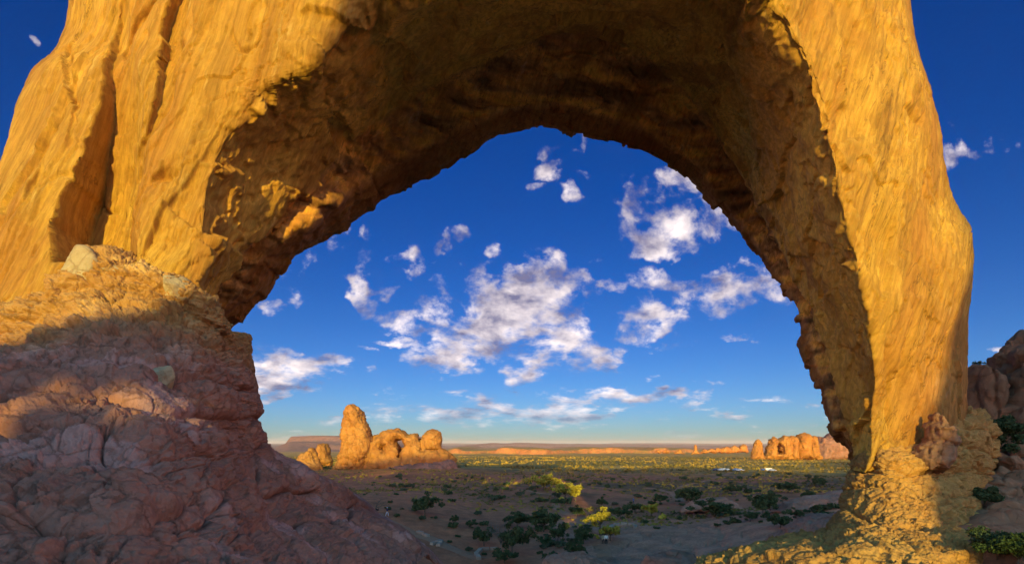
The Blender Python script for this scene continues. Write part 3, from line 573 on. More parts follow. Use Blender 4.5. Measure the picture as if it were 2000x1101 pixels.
def build_ledge():
    rows = [
     [(-250, 640, 22), (-50, 640, 22), (90, 600, 22.5), (180, 540, 23), (270, 545, 23), (350, 560, 23.5), (400, 600, 24), (430, 630, 25), (440, 650, 26), (440, 660, 28)],
     [(-250, 660, 18.8), (-50, 660, 18.8), (90, 560, 19.0), (180, 502, 19.3), (270, 522, 19.3), (350, 547, 19.3), (400, 590, 19.6), (428, 622, 20.6), (445, 650, 22.5), (450, 655, 27)],
     [(-250, 720, 17.6), (0, 692, 17.8), (100, 625, 17.9), (180, 575, 18.2), (260, 585, 18.3), (340, 605, 18.5), (400, 645, 19.0), (442, 672, 20.4), (474, 662, 22.4), (488, 658, 27)],
     [(-250, 745, 15.2), (0, 702, 15.6), (100, 690, 16.0), (200, 690, 16.2), (300, 705, 16.4), (380, 722, 17.2), (440, 735, 18.8), (472, 715, 21), (484, 700, 23.5), (480, 700, 28)],
     [(-250, 800, 13.2), (0, 780, 13.4), (100, 765, 13.6), (200, 770, 13.8), (300, 785, 14.2), (380, 800, 15.6), (445, 800, 18.2), (486, 785, 21.3), (494, 765, 24), (490, 770, 29)],
     [(-250, 900, 11), (0, 870, 11.3), (120, 850, 11.5), (220, 855, 11.7), (320, 865, 12.5), (405, 870, 15), (458, 860, 18.2), (498, 850, 21.3), (511, 866, 24), (505, 870, 30)],
     [(-250, 980, 9.8), (0, 950, 10), (150, 935, 10.3), (260, 935, 10.6), (350, 940, 12), (430, 935, 15), (480, 902, 19), (528, 888, 22), (560, 903, 25), (565, 905, 32)],
     [(-250, 1040, 8.8), (0, 1020, 9), (150, 1005, 9.2), (280, 1005, 9.6), (380, 1010, 11), (455, 990, 14.5), (540, 945, 19), (600, 925, 22), (636, 942, 26), (642, 945, 34)],
     [(-250, 1110, 8), (0, 1090, 8.2), (150, 1080, 8.4), (300, 1078, 8.8), (415, 1070, 10.5), (490, 1040, 14.5), (590, 990, 20), (665, 960, 24.5), (706, 980, 28), (718, 987, 36)],
     [(-250, 1200, 7.3), (0, 1180, 7.5), (150, 1170, 7.7), (320, 1160, 8), (470, 1130, 9.8), (560, 1090, 14), (655, 1030, 20), (690, 1000, 25), (728, 1006, 30), (750, 1010, 38)],
     [(-250, 1350, 6.8), (0, 1330, 6.9), (150, 1320, 7), (350, 1290, 7.4), (530, 1190, 9.5), (630, 1130, 14), (700, 1062, 20), (752, 1030, 25), (815, 1060, 27), (840, 1085, 36)],
     [(-250, 1700, 6.3), (0, 1700, 6.3), (150, 1700, 6.4), (400, 1600, 6.8), (620, 1350, 9), (720, 1220, 13), (790, 1130, 19), (830, 1090, 24), (868, 1112, 27), (880, 1150, 34)]]
    nt, ns = 760, 620; v, n, T, U = loft(rows, nt, ns)
    slab = sst(T, 4.6, 6.2) * sst(U, 4.0, 5.6); up = 1 - sst(T, 2.6, 3.6)
    big, b1, b2 = rock_skin(v, .45, .62, .62, 1.9, .20); _, s1, s2 = rock_skin(v, .3, .28, .6, .9, .12, (1, .8, 1.5), .12); _, u1, u2 = rock_skin(v, .3, 1.15, .40, 2.6, .15, (1, 1, 1.7), .45)
    d = big * (1 - .4 * up) + (1 - slab) * ((1 - up) * strata_skin(v) + up * (.55 * strata_skin(v, .6) + .6 * u1 + u2)) + slab * (s1 + s2)
    fw = v + .3 * np.stack([fbm(v * .7, 3), fbm(v * .7 + 9, 3), fbm(v * .7 + 19, 3)], -1)
    d = .8 * d + (1 - .6 * slab) * .20 * facets(fw * np.array([.55, .55, 1.0]), .7, .7) + (1 - .5 * slab) * (.08 + .06 * up) * facets(fw * np.array([1.5, 1.5, 2.4]) + 7, .7, .8) + .045 * facets(fw * np.array([4.2, 4.2, 6]) + 17, .7, .8)
    d += .06 * ridged(v * 1.4, 4) - .05 + .03 * fbm(v * 6, 4) + .016 * ridged(v * 9, 3)
    edge = sst(U, 6.4, 7.8); d *= 1 - .6 * edge
    v = v + n * d[:, None]
    hi = sst(v[:, 2] + .6 * fbm(v * .4, 3), 2.2, 5.0)[:, None]; tint = (1 - hi) * np.array([1.06, .95, 1.3]) + hi * np.array([1.32, 1.38, .9])  # yellower upper beds; sunny crest and purple shade also put into the colour
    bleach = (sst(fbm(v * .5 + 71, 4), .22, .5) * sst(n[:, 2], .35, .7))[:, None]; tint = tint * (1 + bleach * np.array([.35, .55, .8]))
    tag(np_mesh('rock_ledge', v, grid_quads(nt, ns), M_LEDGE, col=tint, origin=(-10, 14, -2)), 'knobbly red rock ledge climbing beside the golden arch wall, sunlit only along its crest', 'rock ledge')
build_ledge()

# ------------------------------------------------------------------ the pedestal under the right leg (part of the arch)
def build_pedestal():
    rows = [
     [(1690, 880, 25), (1700, 872, 23.4), (1725, 870, 22.5), (1770, 870, 22.4), (1812, 868, 22.8), (1860, 800, 24.0), (1905, 800, 26), (1920, 800, 29)],
     [(1680, 905, 25.5), (1686, 898, 22.6), (1722, 893, 21.0), (1770, 893, 20.8), (1812, 893, 21.2), (1866, 850, 22.2), (1915, 835, 24.5), (1940, 830, 28)],
     [(1674, 928, 26), (1676, 924, 22.6), (1720, 928, 20.5), (1770, 928, 20.2), (1812, 928, 20.6), (1866, 915, 21.2), (1915, 900, 23.5), (1945, 890, 27)],
     [(1655, 965, 26), (1659, 967, 22), (1712, 968, 19.8), (1770, 968, 19.4), (1822, 968, 19.6), (1872, 965, 20.2), (1912, 950, 22.5), (1935, 940, 27)],
     [(1645, 1003, 25), (1649, 1010, 21), (1702, 1010, 18.8), (1770, 1008, 18.3), (1832, 1008, 18.5), (1880, 1010, 19.1), (1915, 1000, 21.5), (1940, 990, 26)],
     [(1585, 1046, 23.5), (1606, 1056, 20), (1680, 1052, 17.6), (1770, 1048, 17), (1840, 1048, 17.1), (1893, 1050, 17.6), (1925, 1040, 20), (1945, 1040, 25)],
     [(1410, 1075, 22), (1450, 1090, 18.8), (1620, 1085, 16.2), (1770, 1090, 15.4), (1860, 1095, 15.4), (1912, 1100, 16), (1940, 1090, 18.5), (1960, 1090, 24)],
     [(1350, 1120, 20), (1400, 1180, 17), (1600, 1180, 14.6), (1770, 1190, 13.7), (1880, 1200, 13.7), (1950, 1210, 14.2), (1980, 1200, 17), (2000, 1180, 23)],
     [(1250, 1400, 17), (1300, 1500, 14), (1600, 1500, 12), (1770, 1500, 11.4), (1880, 1500, 11.4), (1980, 1500, 12), (2050, 1480, 15), (2100, 1450, 21)]]
    nt, ns = 520, 460; v, n, T, U = loft(rows, nt, ns)
    big, b1, b2 = rock_skin(v, .22, 1.15, .34, 2.9, .14, (1, 1, 1.5), .4)
    chip = ridged(np.stack([v[:, 0] * 1.5, v[:, 1] * 1.5, v[:, 2] * .8], -1) + .4 * fbm(v, 2)[:, None], 4)
    d = .6 * big + .44 * strata_skin(v, .95) + .16 * b1 + .2 * b2 + .05 * chip - .1 + .03 * ridged(v * 4.5, 3)
    fw = v + .25 * np.stack([fbm(v, 3), fbm(v + 9, 3), fbm(v + 19, 3)], -1); d += .17 * facets(fw * np.array([.8, .8, .9]), .7, .7) + .09 * facets(fw * np.array([2.0, 2.0, 1.7]) + 7, .8, .8) + .05 * facets(fw * np.array([5, 5, 4.5]) + 17, .8, .8) - .10 * (1 - sst(np.abs(v[:, 2] + 1.25 + .15 * fbm(v * .6, 2)), .02, .09))
    v = v + n * d[:, None]; np_mesh('rock_pedestal', v, grid_quads(nt, ns), M_PED, ARCH)
build_pedestal()

# ------------------------------------------------------------------ free-standing rocks
def outline_rock(name, outline, Y, width, h, m, parent=None, holes=(), caves=(), rough=.6, scale=4.0, label=None, cat=None, group=None, yoff=0.0, knob=.9):
    """a rock whose outline, width and thickness are given in metres at its own distance; hollow where holes go through"""
    k_ = Y / F; poly = [((px - HX) * k_, (HY - py) * k_) for px, py in outline]; a = np.array(poly)
    x0, x1, z0, z1 = a[:, 0].min(), a[:, 0].max(), a[:, 1].min(), a[:, 1].max(); pad = 3 * h
    xs = np.arange(x0 - pad, x1 + pad, h); zs = np.arange(z0 - pad, z1 + pad, h); ys = np.arange(-width - pad, width + pad, h)
    Xg, Zg = np.meshgrid(xs, zs, indexing='ij'); wob = .35 * scale * .25 * fbm(np.stack([Xg.ravel() / scale, Zg.ravel() / scale, 0 * Xg.ravel() + Y], -1), 3).reshape(Xg.shape)
    d2 = poly_dist(Xg, Zg, poly) + wob * .6
    for hp in holes: d2 = np.maximum(d2, -poly_dist(Xg, Zg, [((px - HX) * k_, (HY - py) * k_) for px, py in hp]))
    Rr = width * knob; e = 1 - np.clip(-d2 / Rr, 0, 1); th = width * np.sqrt(np.clip(1 - e * e, 0, 1))
    f = np.abs(ys)[None, :, None] - th[:, None, :]; f = np.where(d2[:, None, :] > 0, np.maximum(d2[:, None, :], f), f)
    for hp in caves:
        dc = poly_dist(Xg, Zg, [((px - HX) * k_, (HY - py) * k_) for px, py in hp]); c3 = np.maximum(dc[:, None, :], (ys - .45 * width)[None, :, None]); f = np.maximum(f, -c3)
    v, q = surface_nets(f, (xs[0], ys[0], zs[0]), (h, h, h)); v[:, 1] += Y + yoff
    for _ in range(1):
        s_ = np.zeros_like(v); c_ = np.zeros(len(v))
        for i in range(4):
            for dlt in (1, 3):
                for ax in range(3): s_[:, ax] += np.bincount(q[:, i], v[q[:, (i + dlt) % 4], ax], len(v))
                c_ += np.bincount(q[:, i], minlength=len(v))
        v = .5 * v + .5 * s_ / c_[:, None]
    n = vert_normals(v, q); p = v / scale
    n1, _ = nodules(p * np.array([1.2, 1.2, .7]) + .3 * fbm(p, 2)[:, None], .4)
    d = rough * (.9 * fbm(p * .8, 4) + .45 * n1 - .3 + .35 * ridged(p * np.array([2.2, 2.2, .7]), 3) - .35)
    fp = p + .25 * np.stack([fbm(p, 3), fbm(p + 9, 3), fbm(p + 19, 3)], -1)
    d = .55 * d + rough * (1.1 * facets(fp * np.array([1.1, 1.1, .7]), .7, .8) + .5 * facets(fp * np.array([3, 3, 1.6]) + 5, .8, .8))
    d += rough * (.35 * sst(fbm(p * np.array([.35, .35, 2.6]) + 5, 3), -.05, .05) - .8 * (1 - sst(np.abs(perlin(p * np.array([1.5, 1.5, .3]) + .25 * fbm(p * 1.5, 2)[:, None])), .0, .09)) + .25 * ridged(p * np.array([4, 4, 2.5]), 3) - .25)
    v = v + n * d[:, None]
    o = np_mesh(name, v, q, m, parent, origin=None if parent is not None else (float(v[:, 0].mean()), float(v[:, 1].mean()), float(z0)))
    if label: tag(o, label, cat, group)
    return o

T = empty('turret_rock', (-67, 300, -17), 'tall leaning rock tower joined to a low sunlit wall pierced by two windows', 'rock formation')
outline_rock('rock_tower', [(652, 922), (662, 897), (671, 868), (670, 842), (679, 808), (684, 797), (692, 793), (704, 795), (711, 808), (719, 832), (727, 848), (730, 862), (726, 885), (718, 908), (714, 925)], 300, 9, .6, M_FAR, T, rough=1.25, scale=7, yoff=-2, knob=.6)
outline_rock('pierced_wall', [(690, 925), (706, 890), (718, 862), (735, 852), (752, 843), (775, 839), (790, 842), (799, 851), (811, 845), (819, 853), (824, 866), (832, 876), (850, 876), (868, 878), (884, 888), (890, 898), (892, 925)], 302, 8.5, .75, M_FAR, T,
   holes=[[(770, 864), (774, 859), (781, 857), (788, 860), (790, 869), (782, 870), (778, 866)], [(746, 876), (746, 873), (749, 871), (753, 874), (753, 877), (749, 878)]], caves=[[(822, 858), (826, 858), (827, 880), (822, 880)], [(779, 868), (790, 868), (789, 893), (780, 894)]], rough=1.0, scale=6, knob=.6)
outline_rock('round_knob', [(822, 880), (819, 864), (825, 850), (835, 842), (847, 839), (858, 844), (864, 857), (863, 870), (860, 882)], 303, 7, .7, M_FAR, T, rough=.7, scale=6)
outline_rock('rock_apron', [(720, 935), (745, 915), (790, 905), (850, 900), (884, 897), (893, 912), (900, 930)], 297, 12, .9, M_FARSHADE, T, rough=1.0, scale=5)
outline_rock('rock_fin', [(555, 940), (572, 915), (580, 898), (590, 888), (597, 884), (605, 874), (610, 874), (614, 880), (617, 891), (625, 903), (629, 917), (628, 940)], 290, 7, .7, M_FAR, rough=.9, scale=5, label='small sunlit rock fin with a peaked top and one shaded flank', cat='rock')
outline_rock('rock_dome', [(612, 905), (617, 889), (620, 875), (626, 866), (632, 864), (639, 866), (643, 876), (643, 888), (650, 900), (648, 910)], 340, 7, .7, M_FAR, rough=.7, scale=6, label='smooth egg-shaped rock dome between the fin and the tower', cat='rock')
E = empty('parade_rock', (318, 600, -17), 'row of golden rounded rock humps with a cave beyond the plain', 'rock formation')
outline_rock('rock_spire', [(1466, 897), (1470, 878), (1473, 864), (1480, 858), (1486, 862), (1489, 878), (1494, 897)], 590, 6, 1.0, M_FAR, E, rough=1.1, scale=8)
for i, pl in enumerate(([(1490, 897), (1497, 878), (1503, 858), (1510, 854), (1517, 857), (1521, 870), (1526, 872), (1528, 897)], [(1514, 897), (1516, 865), (1523, 854), (1532, 851), (1541, 853), (1546, 866), (1546, 897)], [(1536, 897), (1538, 860), (1544, 852), (1552, 853), (1557, 862), (1556, 897)],
                        [(1553, 897), (1555, 862), (1559, 849), (1568, 845), (1578, 846), (1583, 856), (1583, 897)], [(1577, 897), (1579, 862), (1584, 850), (1591, 851), (1594, 866), (1600, 884), (1604, 897)])):
    outline_rock('rock_hump', pl, 600 + 4 * (i % 2), 12, 1.2, M_FAR, E, caves=[[(1508, 886), (1510, 870), (1517, 863), (1524, 870), (1527, 886)]] if i < 2 else (), rough=1.4, scale=10)
outline_rock('far_cliff', [(1588, 905), (1592, 868), (1600, 852), (1612, 856), (1618, 848), (1632, 843), (1648, 846), (1670, 842), (1700, 850), (1740, 846), (1750, 905)], 720, 22, 2.2, M_FARSHADE, rough=2.5, scale=14, label='shadowed reddish cliff behind the golden humps next to the arch leg', cat='cliff')
outline_rock('pinnacle', [(1350, 886), (1355, 880), (1356, 869), (1359, 868), (1361, 871), (1362, 881), (1368, 886)], 1000, 3.2, .9, M_FAR, rough=.8, scale=6, label='slender lone rock pinnacle standing far out on the golden plain', cat='rock')
outline_rock('low_butte', [(1315, 886), (1323, 880), (1326, 876), (1329, 877), (1332, 883), (1340, 886)], 1000, 4, 1.0, M_FAR, rough=.8, scale=6, label='low broken butte on the plain beside the slender pinnacle', cat='rock')
for i, (px, w_, top) in enumerate(((1390, 10, 876), (1404, 8, 874), (1418, 12, 872), (1436, 12, 870), (1452, 10, 868), (1300, 7, 877), (1285, 6, 878), (1376, 8, 877))):
    outline_rock('distant_outcrop', [(px - w_, 884), (px - w_ * .8, top + 3), (px - .2 * w_, top), (px + .5 * w_, top + 1), (px + w_, 884)], 1500, 12, 2.6, M_FAR, rough=2.2, scale=14, label='tiny dark-shadowed outcrop in the broken rock line on the horizon', cat='rock', group='outcrops along the skyline')

for ol, Y_, wd, lab in (([(1330, 998), (1350, 983), (1378, 973), (1412, 972), (1440, 984), (1456, 998)], 112, 7, 'pale rounded slickrock dome rising between dark junipers'), ([(1500, 1000), (1530, 984), (1560, 976), (1600, 966), (1640, 958), (1690, 954), (1720, 1000)], 88, 9, 'long pale slickrock rise in shade behind the arch pedestal'),
    ([(1440, 1120), (1478, 1082), (1525, 1050), (1570, 1022), (1620, 1008), (1680, 1000), (1740, 1120)], 58, 8, 'broad shaded slickrock ramp the hiker sits on beside the pedestal'), ([(1240, 1120), (1262, 1090), (1290, 1080), (1325, 1078), (1360, 1092), (1380, 1120)], 62, 5, 'low slickrock hump at the bottom of the view below the sandy flat'), ([(1050, 1125), (1068, 1092), (1110, 1082), (1150, 1085), (1190, 1100), (1230, 1125)], 66, 5, 'low slickrock hump beside the lower stone steps')):
    outline_rock('slickrock', ol, Y_, wd, .3, M_SLICK, rough=.35, scale=4, label=lab, cat='rock', knob=1.0)
# the rocks and slope on the shaded side of the right leg
outline_rock('rock_stack', [(1880, 905), (1884, 760), (1893, 712), (1907, 705), (1922, 722), (1936, 748), (1940, 775), (1934, 800), (1938, 830), (1945, 905)], 31, 2.2, .14, M_WALL, rough=.22, scale=2.2, label='brown rounded rock knob rising behind the shaded edge of the arch leg', cat='rock')
outline_rock('rock_cliff', [(1925, 960), (1932, 840), (1938, 800), (1952, 788), (1968, 762), (1976, 735), (1983, 712), (1992, 692), (2040, 640), (2140, 640), (2260, 700), (2300, 960)], 30, 5.0, .2, M_WALL, rough=.42, scale=2.6, label='brown rock cliff in shade above the heap of fallen blocks', cat='cliff')
outline_rock('perched_boulder', [(1798, 925), (1797, 890), (1812, 868), (1826, 860), (1832, 830), (1838, 806), (1848, 808), (1852, 826), (1866, 840), (1874, 862), (1862, 890), (1850, 922)], 20.6, 1.0, .06, M_WALL, rough=.14, scale=1.0, yoff=.3, label='brown wedge-shaped block leaning in shade against the foot of the arch leg', cat='boulder')
def build_slope():
    rows = [[(1850, 850, 34), (1940, 852, 33), (2100, 845, 34), (2400, 840, 36)], [(1850, 905, 28), (1940, 905, 27.5), (2100, 900, 28), (2400, 900, 30)], [(1820, 965, 23.5), (1940, 965, 22.5), (2100, 965, 23), (2400, 965, 25)], [(1800, 1030, 19.8), (1950, 1030, 18), (2100, 1030, 18.5), (2400, 1030, 20)],
            [(1800, 1110, 17.5), (1970, 1110, 15), (2120, 1110, 15.5), (2400, 1110, 17)], [(1800, 1300, 13.5), (1990, 1300, 11.5), (2150, 1300, 12), (2450, 1300, 13)]]
    nt, ns = 260, 240; v, n, T_, U = loft(rows, nt, ns)
    n2, _ = nodules(v * 1.3, .3); d = .35 * fbm(v / 2, 3) + .10 * n2 * sst(fbm(v * .5, 2), -.1, .3) + .03 * fbm(v * 4, 3)
    v = v + n * d[:, None]; m = rock_mat('slope_soil', (0.36, 0.17, 0.10), (0.42, 0.21, 0.12), (0.26, 0.12, 0.07), (0.46, 0.28, 0.17), size=.4, streak=(1, 1, 1))
    tag(np_mesh('slope', v, grid_quads(nt, ns), m), kind='structure')
build_slope()
def block(name, r, sq, seed, m, label, cat, group=None, loc=(0, 0, 0), rot=(0, 0, 0)):
    """an angular fallen block: a ball cut by random planes, edges worn"""
    rg = np.random.default_rng(seed); bm = bmesh.new(); bmesh.ops.create_icosphere(bm, subdivisions=5, radius=1); me = bpy.data.meshes.new(name); bm.to_mesh(me); bm.free()
    v = np.zeros(len(me.vertices) * 3, np.float32); me.vertices.foreach_get('co', v); v = v.reshape(-1, 3); d = v / np.linalg.norm(v, axis=1, keepdims=True)
    N = rg.normal(size=(13, 3)); N /= np.linalg.norm(N, axis=1, keepdims=True); hh = rg.uniform(.62, .95, 13)
    t = hh[None] / np.maximum(d @ N.T, 1e-3); t = -np.log(np.exp(-14 * np.minimum(t, 3)).sum(1) + math.exp(-14 * 1.15)) / 14
    v = d * t[:, None] * np.array(sq) * r; v += d * (r * (.05 * fbm(d * 2 + seed, 4) + .02 * ridged(d * 6 + seed, 3)))[:, None]
    me.vertices.foreach_set('co', v.astype(np.float32).ravel()); me.update(); o = link(name, me, m); o.location = loc; o.rotation_euler = rot
    return tag(o, label, cat, group)
BL = [(1976, 905, 26, 22), (1958, 925, 26, 18), (1990, 880, 28, 20), (1948, 945, 24, 15), (1972, 950, 24, 20), (1996, 935, 25, 18), (1955, 962, 23, 22), (1938, 985, 21.5, 14), (1985, 968, 23, 14), (1968, 1000, 20.5, 36), (1935, 968, 23, 12), (1997, 985, 22, 20),
      (1951, 890, 28, 12), (1965, 878, 29, 14), (1985, 858, 30, 16), (1997, 1008, 19.5, 16), (1944, 1012, 20, 10), (1960, 975, 22.5, 12), (1981, 925, 25.5, 11), (1946, 910, 27, 10), (2015, 910, 26, 24), (2020, 960, 23, 26), (1930, 940, 24.5, 9), (1986, 1020, 19, 12)]
M_PALE = rock_mat('bleached_stone', (0.50, 0.33, 0.19), (0.58, 0.42, 0.26), (0.34, 0.19, 0.11), (0.72, 0.58, 0.42), size=.5, streak=(.6, .6, 1.2))
for i, (px, py, Y, w_, h_, lab) in enumerate(((168, 540, 18.9, 52, 44, 'big pale bleached boulder capping the crest of the ledge'), (352, 570, 19.1, 34, 24, 'pale boulder at the outer end of the ledge crest'), (232, 536, 19.2, 30, 14, 'flat pale slab lying right of the big cap boulder'), (312, 742, 15.6, 26, 32, 'pale block jutting from the shaded face of the ledge'))):
    r = w_ * Y / F; block('pale_boulder', r, (1.15, .9, 1.15 * h_ / w_), 300 + i, M_PALE, lab, 'boulder', None, tuple(P(px, py, Y)), (.15 * math.sin(i), .2 * math.cos(i * 2), i * .9))
def build_blocks():
    lab = {9: 'broad flat-topped fallen block, largest in the talus below the cliff', 0: 'big slanted brown block high in the talus heap', 6: 'bulky pale-edged block in the middle of the talus heap', 2: 'upright block at the top of the talus under the cliff wall'}
    for i, (px, py, Y, s_) in enumerate(BL):
        r = s_ * Y / F; c = P(px, py, Y)
        block('talus_block', r, (1.15, .95, .72 + .2 * (i % 3)), 100 + i, M_BOULDER, lab.get(i, 'angular brown block in the talus heap between cliff and bushes'), 'boulder', 'fallen blocks below the cliff', tuple(c), (.4 * math.sin(i * 2.1), .4 * math.cos(i * 1.3), i * 1.7))
build_blocks()

# ------------------------------------------------------------------ paths and kerbs
def ribbon(name, pts, width, m, lift=.12):
    w = np.array([hit(*p)[:2] for p in pts]); t = np.linspace(0, len(w) - 1, len(w) * 14); c = catmull(np.arange(len(w)), w, t); tn = np.gradient(c, axis=0); tn /= np.linalg.norm(tn, axis=1, keepdims=True)
    nrm = np.stack([-tn[:, 1], tn[:, 0]], -1); hw = width * .5 * (1 + .25 * fbm(np.stack([t * .9, 0 * t, 0 * t], -1), 2))
    V = np.stack([np.concatenate([c + nrm * (hw * k_)[:, None], (ground_z(c[:, 0] + nrm[:, 0] * hw * k_, c[:, 1] + nrm[:, 1] * hw * k_) + lift * (1 - .8 * abs(k_)))[:, None]], 1) for k_ in (-1, -.5, 0, .5, 1)], 1)
    return tag(np_mesh(name, V, grid_quads(len(t), 5), m), kind='structure')
M_TRAIL = rock_mat('trail_sand', (0.46, 0.19, 0.105), (0.50, 0.23, 0.135), (0.36, 0.2, 0.14), (0.58, 0.4, 0.3), streak=(1, 1, 1))
ribbon('path', [(1085, 983), (1088, 993), (1108, 1004), (1128, 1014), (1142, 1024), (1150, 1040), (1165, 1056), (1178, 1075), (1182, 1098)], 2.2, M_TRAIL)
ribbon('path', [(1258, 952), (1285, 955), (1312, 963), (1326, 974), (1330, 986)], 2.2, M_TRAIL)
ribbon('path', [(1316, 962), (1340, 948), (1372, 940), (1402, 931), (1440, 921)], 2.2, M_TRAIL)
ribbon('path', [(735, 1003), (775, 1026), (815, 1045), (840, 1052), (862, 1062), (900, 1078), (940, 1092)], 2.2, M_TRAIL)
ribbon('path', [(1010, 955), (1050, 962), (1085, 968), (1090, 980)], 2.2, M_TRAIL)
def kerb(pts, label):
    w = [hit(*p) for p in pts]; c0 = Vector(w[0]); mb = MB()
    for a, b in zip(w[:-1], w[1:]):
        a, b = Vector(a), Vector(b); n = max(2, int((b - a).length / 1.3))
        for i in range(n):
            c = a.lerp(b, (i + .5) / n); d = b - a
            mb.box((c.x - c0.x, c.y - c0.y, float(ground_z(np.array([c.x]), np.array([c.y]))[0]) - c0.z + .12), (d.length / n * .47, .34 + .08 * math.sin(i * 3.1), .28), math.atan2(d.y, d.x) + .06 * math.sin(i * 5), .9)
    o = mb.build('stone_kerb', M_STONE, smooth=False); o.location = c0; tag(o, label, 'kerb')
kerb([(972, 1074), (940, 1074), (930, 1084), (936, 1094)], 'low pale stone kerb bent like a hook on the sandy flat by a grey bush')
kerb([(1186, 1037), (1198, 1027), (1240, 1026), (1242, 1031)], 'low pale stone kerb edging the level sandy terrace beside the bright olive tree')
kerb([(815, 1040), (838, 1050)], 'short straight row of pale kerb stones lying below the end of the ledge')
kerb([(842, 1064), (862, 1058), (856, 1068)], 'short pale kerb stones meeting in a corner on the shaded trail')

# ------------------------------------------------------------------ plants
def bush_mesh(r, h, clumps, leaves, leaf, seed, el=1.6, spread=1.0):
    global RNG; RNG = np.random.default_rng(seed); mb = MB(); rg = RNG
    for _ in range(clumps):
        a = rg.uniform(0, 6.283); q = math.sqrt(rg.uniform(0, 1)) * .75; c = np.array([math.cos(a) * q * r, math.sin(a) * q * r, h * (.22 + .58 * rg.uniform(0, 1) * (1 - .55 * q))]); cr = r * rg.uniform(.22, .40) * spread
        for _ in range(leaves):
            d = rg.normal(size=3); d /= np.linalg.norm(d); p = c + d * cr * rg.uniform(.45, 1.05) * np.array([1, 1, .8]); p[2] = max(p[2], .03 * h); mb.leaf(p, leaf * rg.uniform(.6, 1.3), el)
    return mb
def limbs(h, r, n, seed, rad=.12, lean=0.0):
    rg = np.random.default_rng(seed); mb = MB(); tips = []
    top = np.array([lean, 0, h * .35]); mb.tube([(0, 0, -.3), (lean * .3, .05, h * .15), tuple(top)], [rad * 1.3, rad, rad * .8])
    for i in range(n):
        a = 6.283 * i / n + rg.uniform(-.4, .4); q = r * rg.uniform(.4, .85); e = np.array([math.cos(a) * q + lean, math.sin(a) * q, h * rg.uniform(.55, .95)]); m_ = top * .45 + e * .55 + rg.normal(size=3) * .12 * r
        mb.tube([tuple(top), tuple(m_), tuple(e)], [rad * .6, rad * .4, rad * .15], 5); tips.append(e)
        for _ in range(2):
            e2 = m_ + (e - m_) * .6 + rg.normal(size=3) * .35 * r * np.array([1, 1, .6]); mb.tube([tuple(m_), tuple(e2)], [rad * .3, rad * .1], 4); tips.append(e2)
    return mb, tips
def make_tree(name, loc, h, r, seed, m, label, cat, group=None, leaf=.12, per=70, n=6, cl=.3):
    root = empty(name, loc, label, cat, group); mb, tips = limbs(h, r, n, seed, rad=.035 * h); mb.build('trunk', M_BARK, root)
    rg = np.random.default_rng(seed + 1); cb = MB(); ext = [(0, 0, h * .55)] + [tuple(t) for t in tips]
    for t in ext:
        for _ in range(per):
            d = rg.normal(size=3); d /= np.linalg.norm(d); p = np.array(t) + d * r * cl * rg.uniform(.2, 1.1) ** .7 * np.array([1, 1, .75]); p[2] = max(p[2], .05 * h); cb.leaf(p, leaf * rg.uniform(.6, 1.3))
    cb.build('crown', m, root); return root
def copy_tree(o, loc, rz, sc, label=None):
    c = o.copy(); COL.objects.link(c); c.location = loc; c.rotation_euler.z = rz; c.scale = sc
    if label: c['label'] = label
    for ch in o.children:
        d = ch.copy(); COL.objects.link(d); d.parent = c
    return c
def at(px, py): return hit(px, py)
# the trees that catch the beam of light through the arch
for (px, py, hpx, wpx, seed, lab) in ((1104, 976, 34, 40, 3, 'sunlit yellow-green tree standing behind the pair of hikers by the upper stone steps'), (1124, 980, 30, 30, 4, 'rounder sunlit olive tree right beside the pair of hikers at the upper steps'), (1172, 1045, 52, 46, 5, 'tall bright yellow-green tree lit from crown to foot beside the lower stone steps'),
                                (1192, 1058, 30, 44, 6, 'low spreading sunlit tree next to the lower pair of hikers'), (1272, 1008, 26, 26, 7, 'small bright green shrub glowing on the shaded sandy flat'), (1062, 957, 26, 52, 8, 'broad flat golden tree in the patch of sun beyond the steps')):
    x, y, z = at(px, py); make_tree('olive_tree', (x, y, z), hpx * y / F, .5 * wpx * y / F, seed, M_LITTREE, lab, 'tree', leaf=.13 * y / 90, per=60)
for i, (px, py, w_, lab) in enumerate(((1095, 978, 14, 'small golden rabbitbrush beside the hikers at the upper steps'), (1163, 1052, 16, 'small golden rabbitbrush at the foot of the bright tree by the lower steps'), (1292, 1014, 22, 'straw-yellow rabbitbrush right of the small bright green shrub'))):
    x, y, z = at(px, py); r = .5 * w_ * y / F; o = bush_mesh(r, r * 1.5, 7, 40, .09 * y / 90, 40 + i, 2.2).build('rabbitbrush', M_RABBIT); o.location = (x, y, z); tag(o, lab, 'shrub')
# junipers one can tell by their place
JUN = [(1062, 1038, 74, 44), (830, 1008, 60, 44), (945, 1066, 50, 34), (1000, 1084, 66, 60), (1090, 1058, 40, 30), (1140, 1062, 50, 36), (1010, 1030, 60, 30), (1212, 1012, 40, 24), (1345, 985, 60, 36), (1395, 1008, 80, 34), (1490, 1010, 60, 46), (1525, 1035, 50, 34), (1465, 1018, 36, 22), (1125, 1008, 36, 22), (1175, 990, 30, 18), (1555, 1012, 34, 20),
       (1120, 1085, 44, 30), (1135, 1100, 40, 30), (985, 1100, 60, 26), (1240, 1000, 36, 20), (1290, 985, 34, 22), (1505, 985, 44, 24), (1580, 975, 36, 18), (1428, 965, 40, 20), (1540, 962, 50, 22), (1600, 950, 40, 20), (888, 1022, 22, 16), (920, 1030, 24, 16)]
JM = [make_tree('juniper', (0, 0, -60), 3.0, 2.2, 60 + i, M_JUN, 'dark green juniper bush in shade on the red desert floor', 'bush', 'junipers on the shaded desert floor', leaf=.12, per=75, n=9, cl=.25) for i in range(4)]
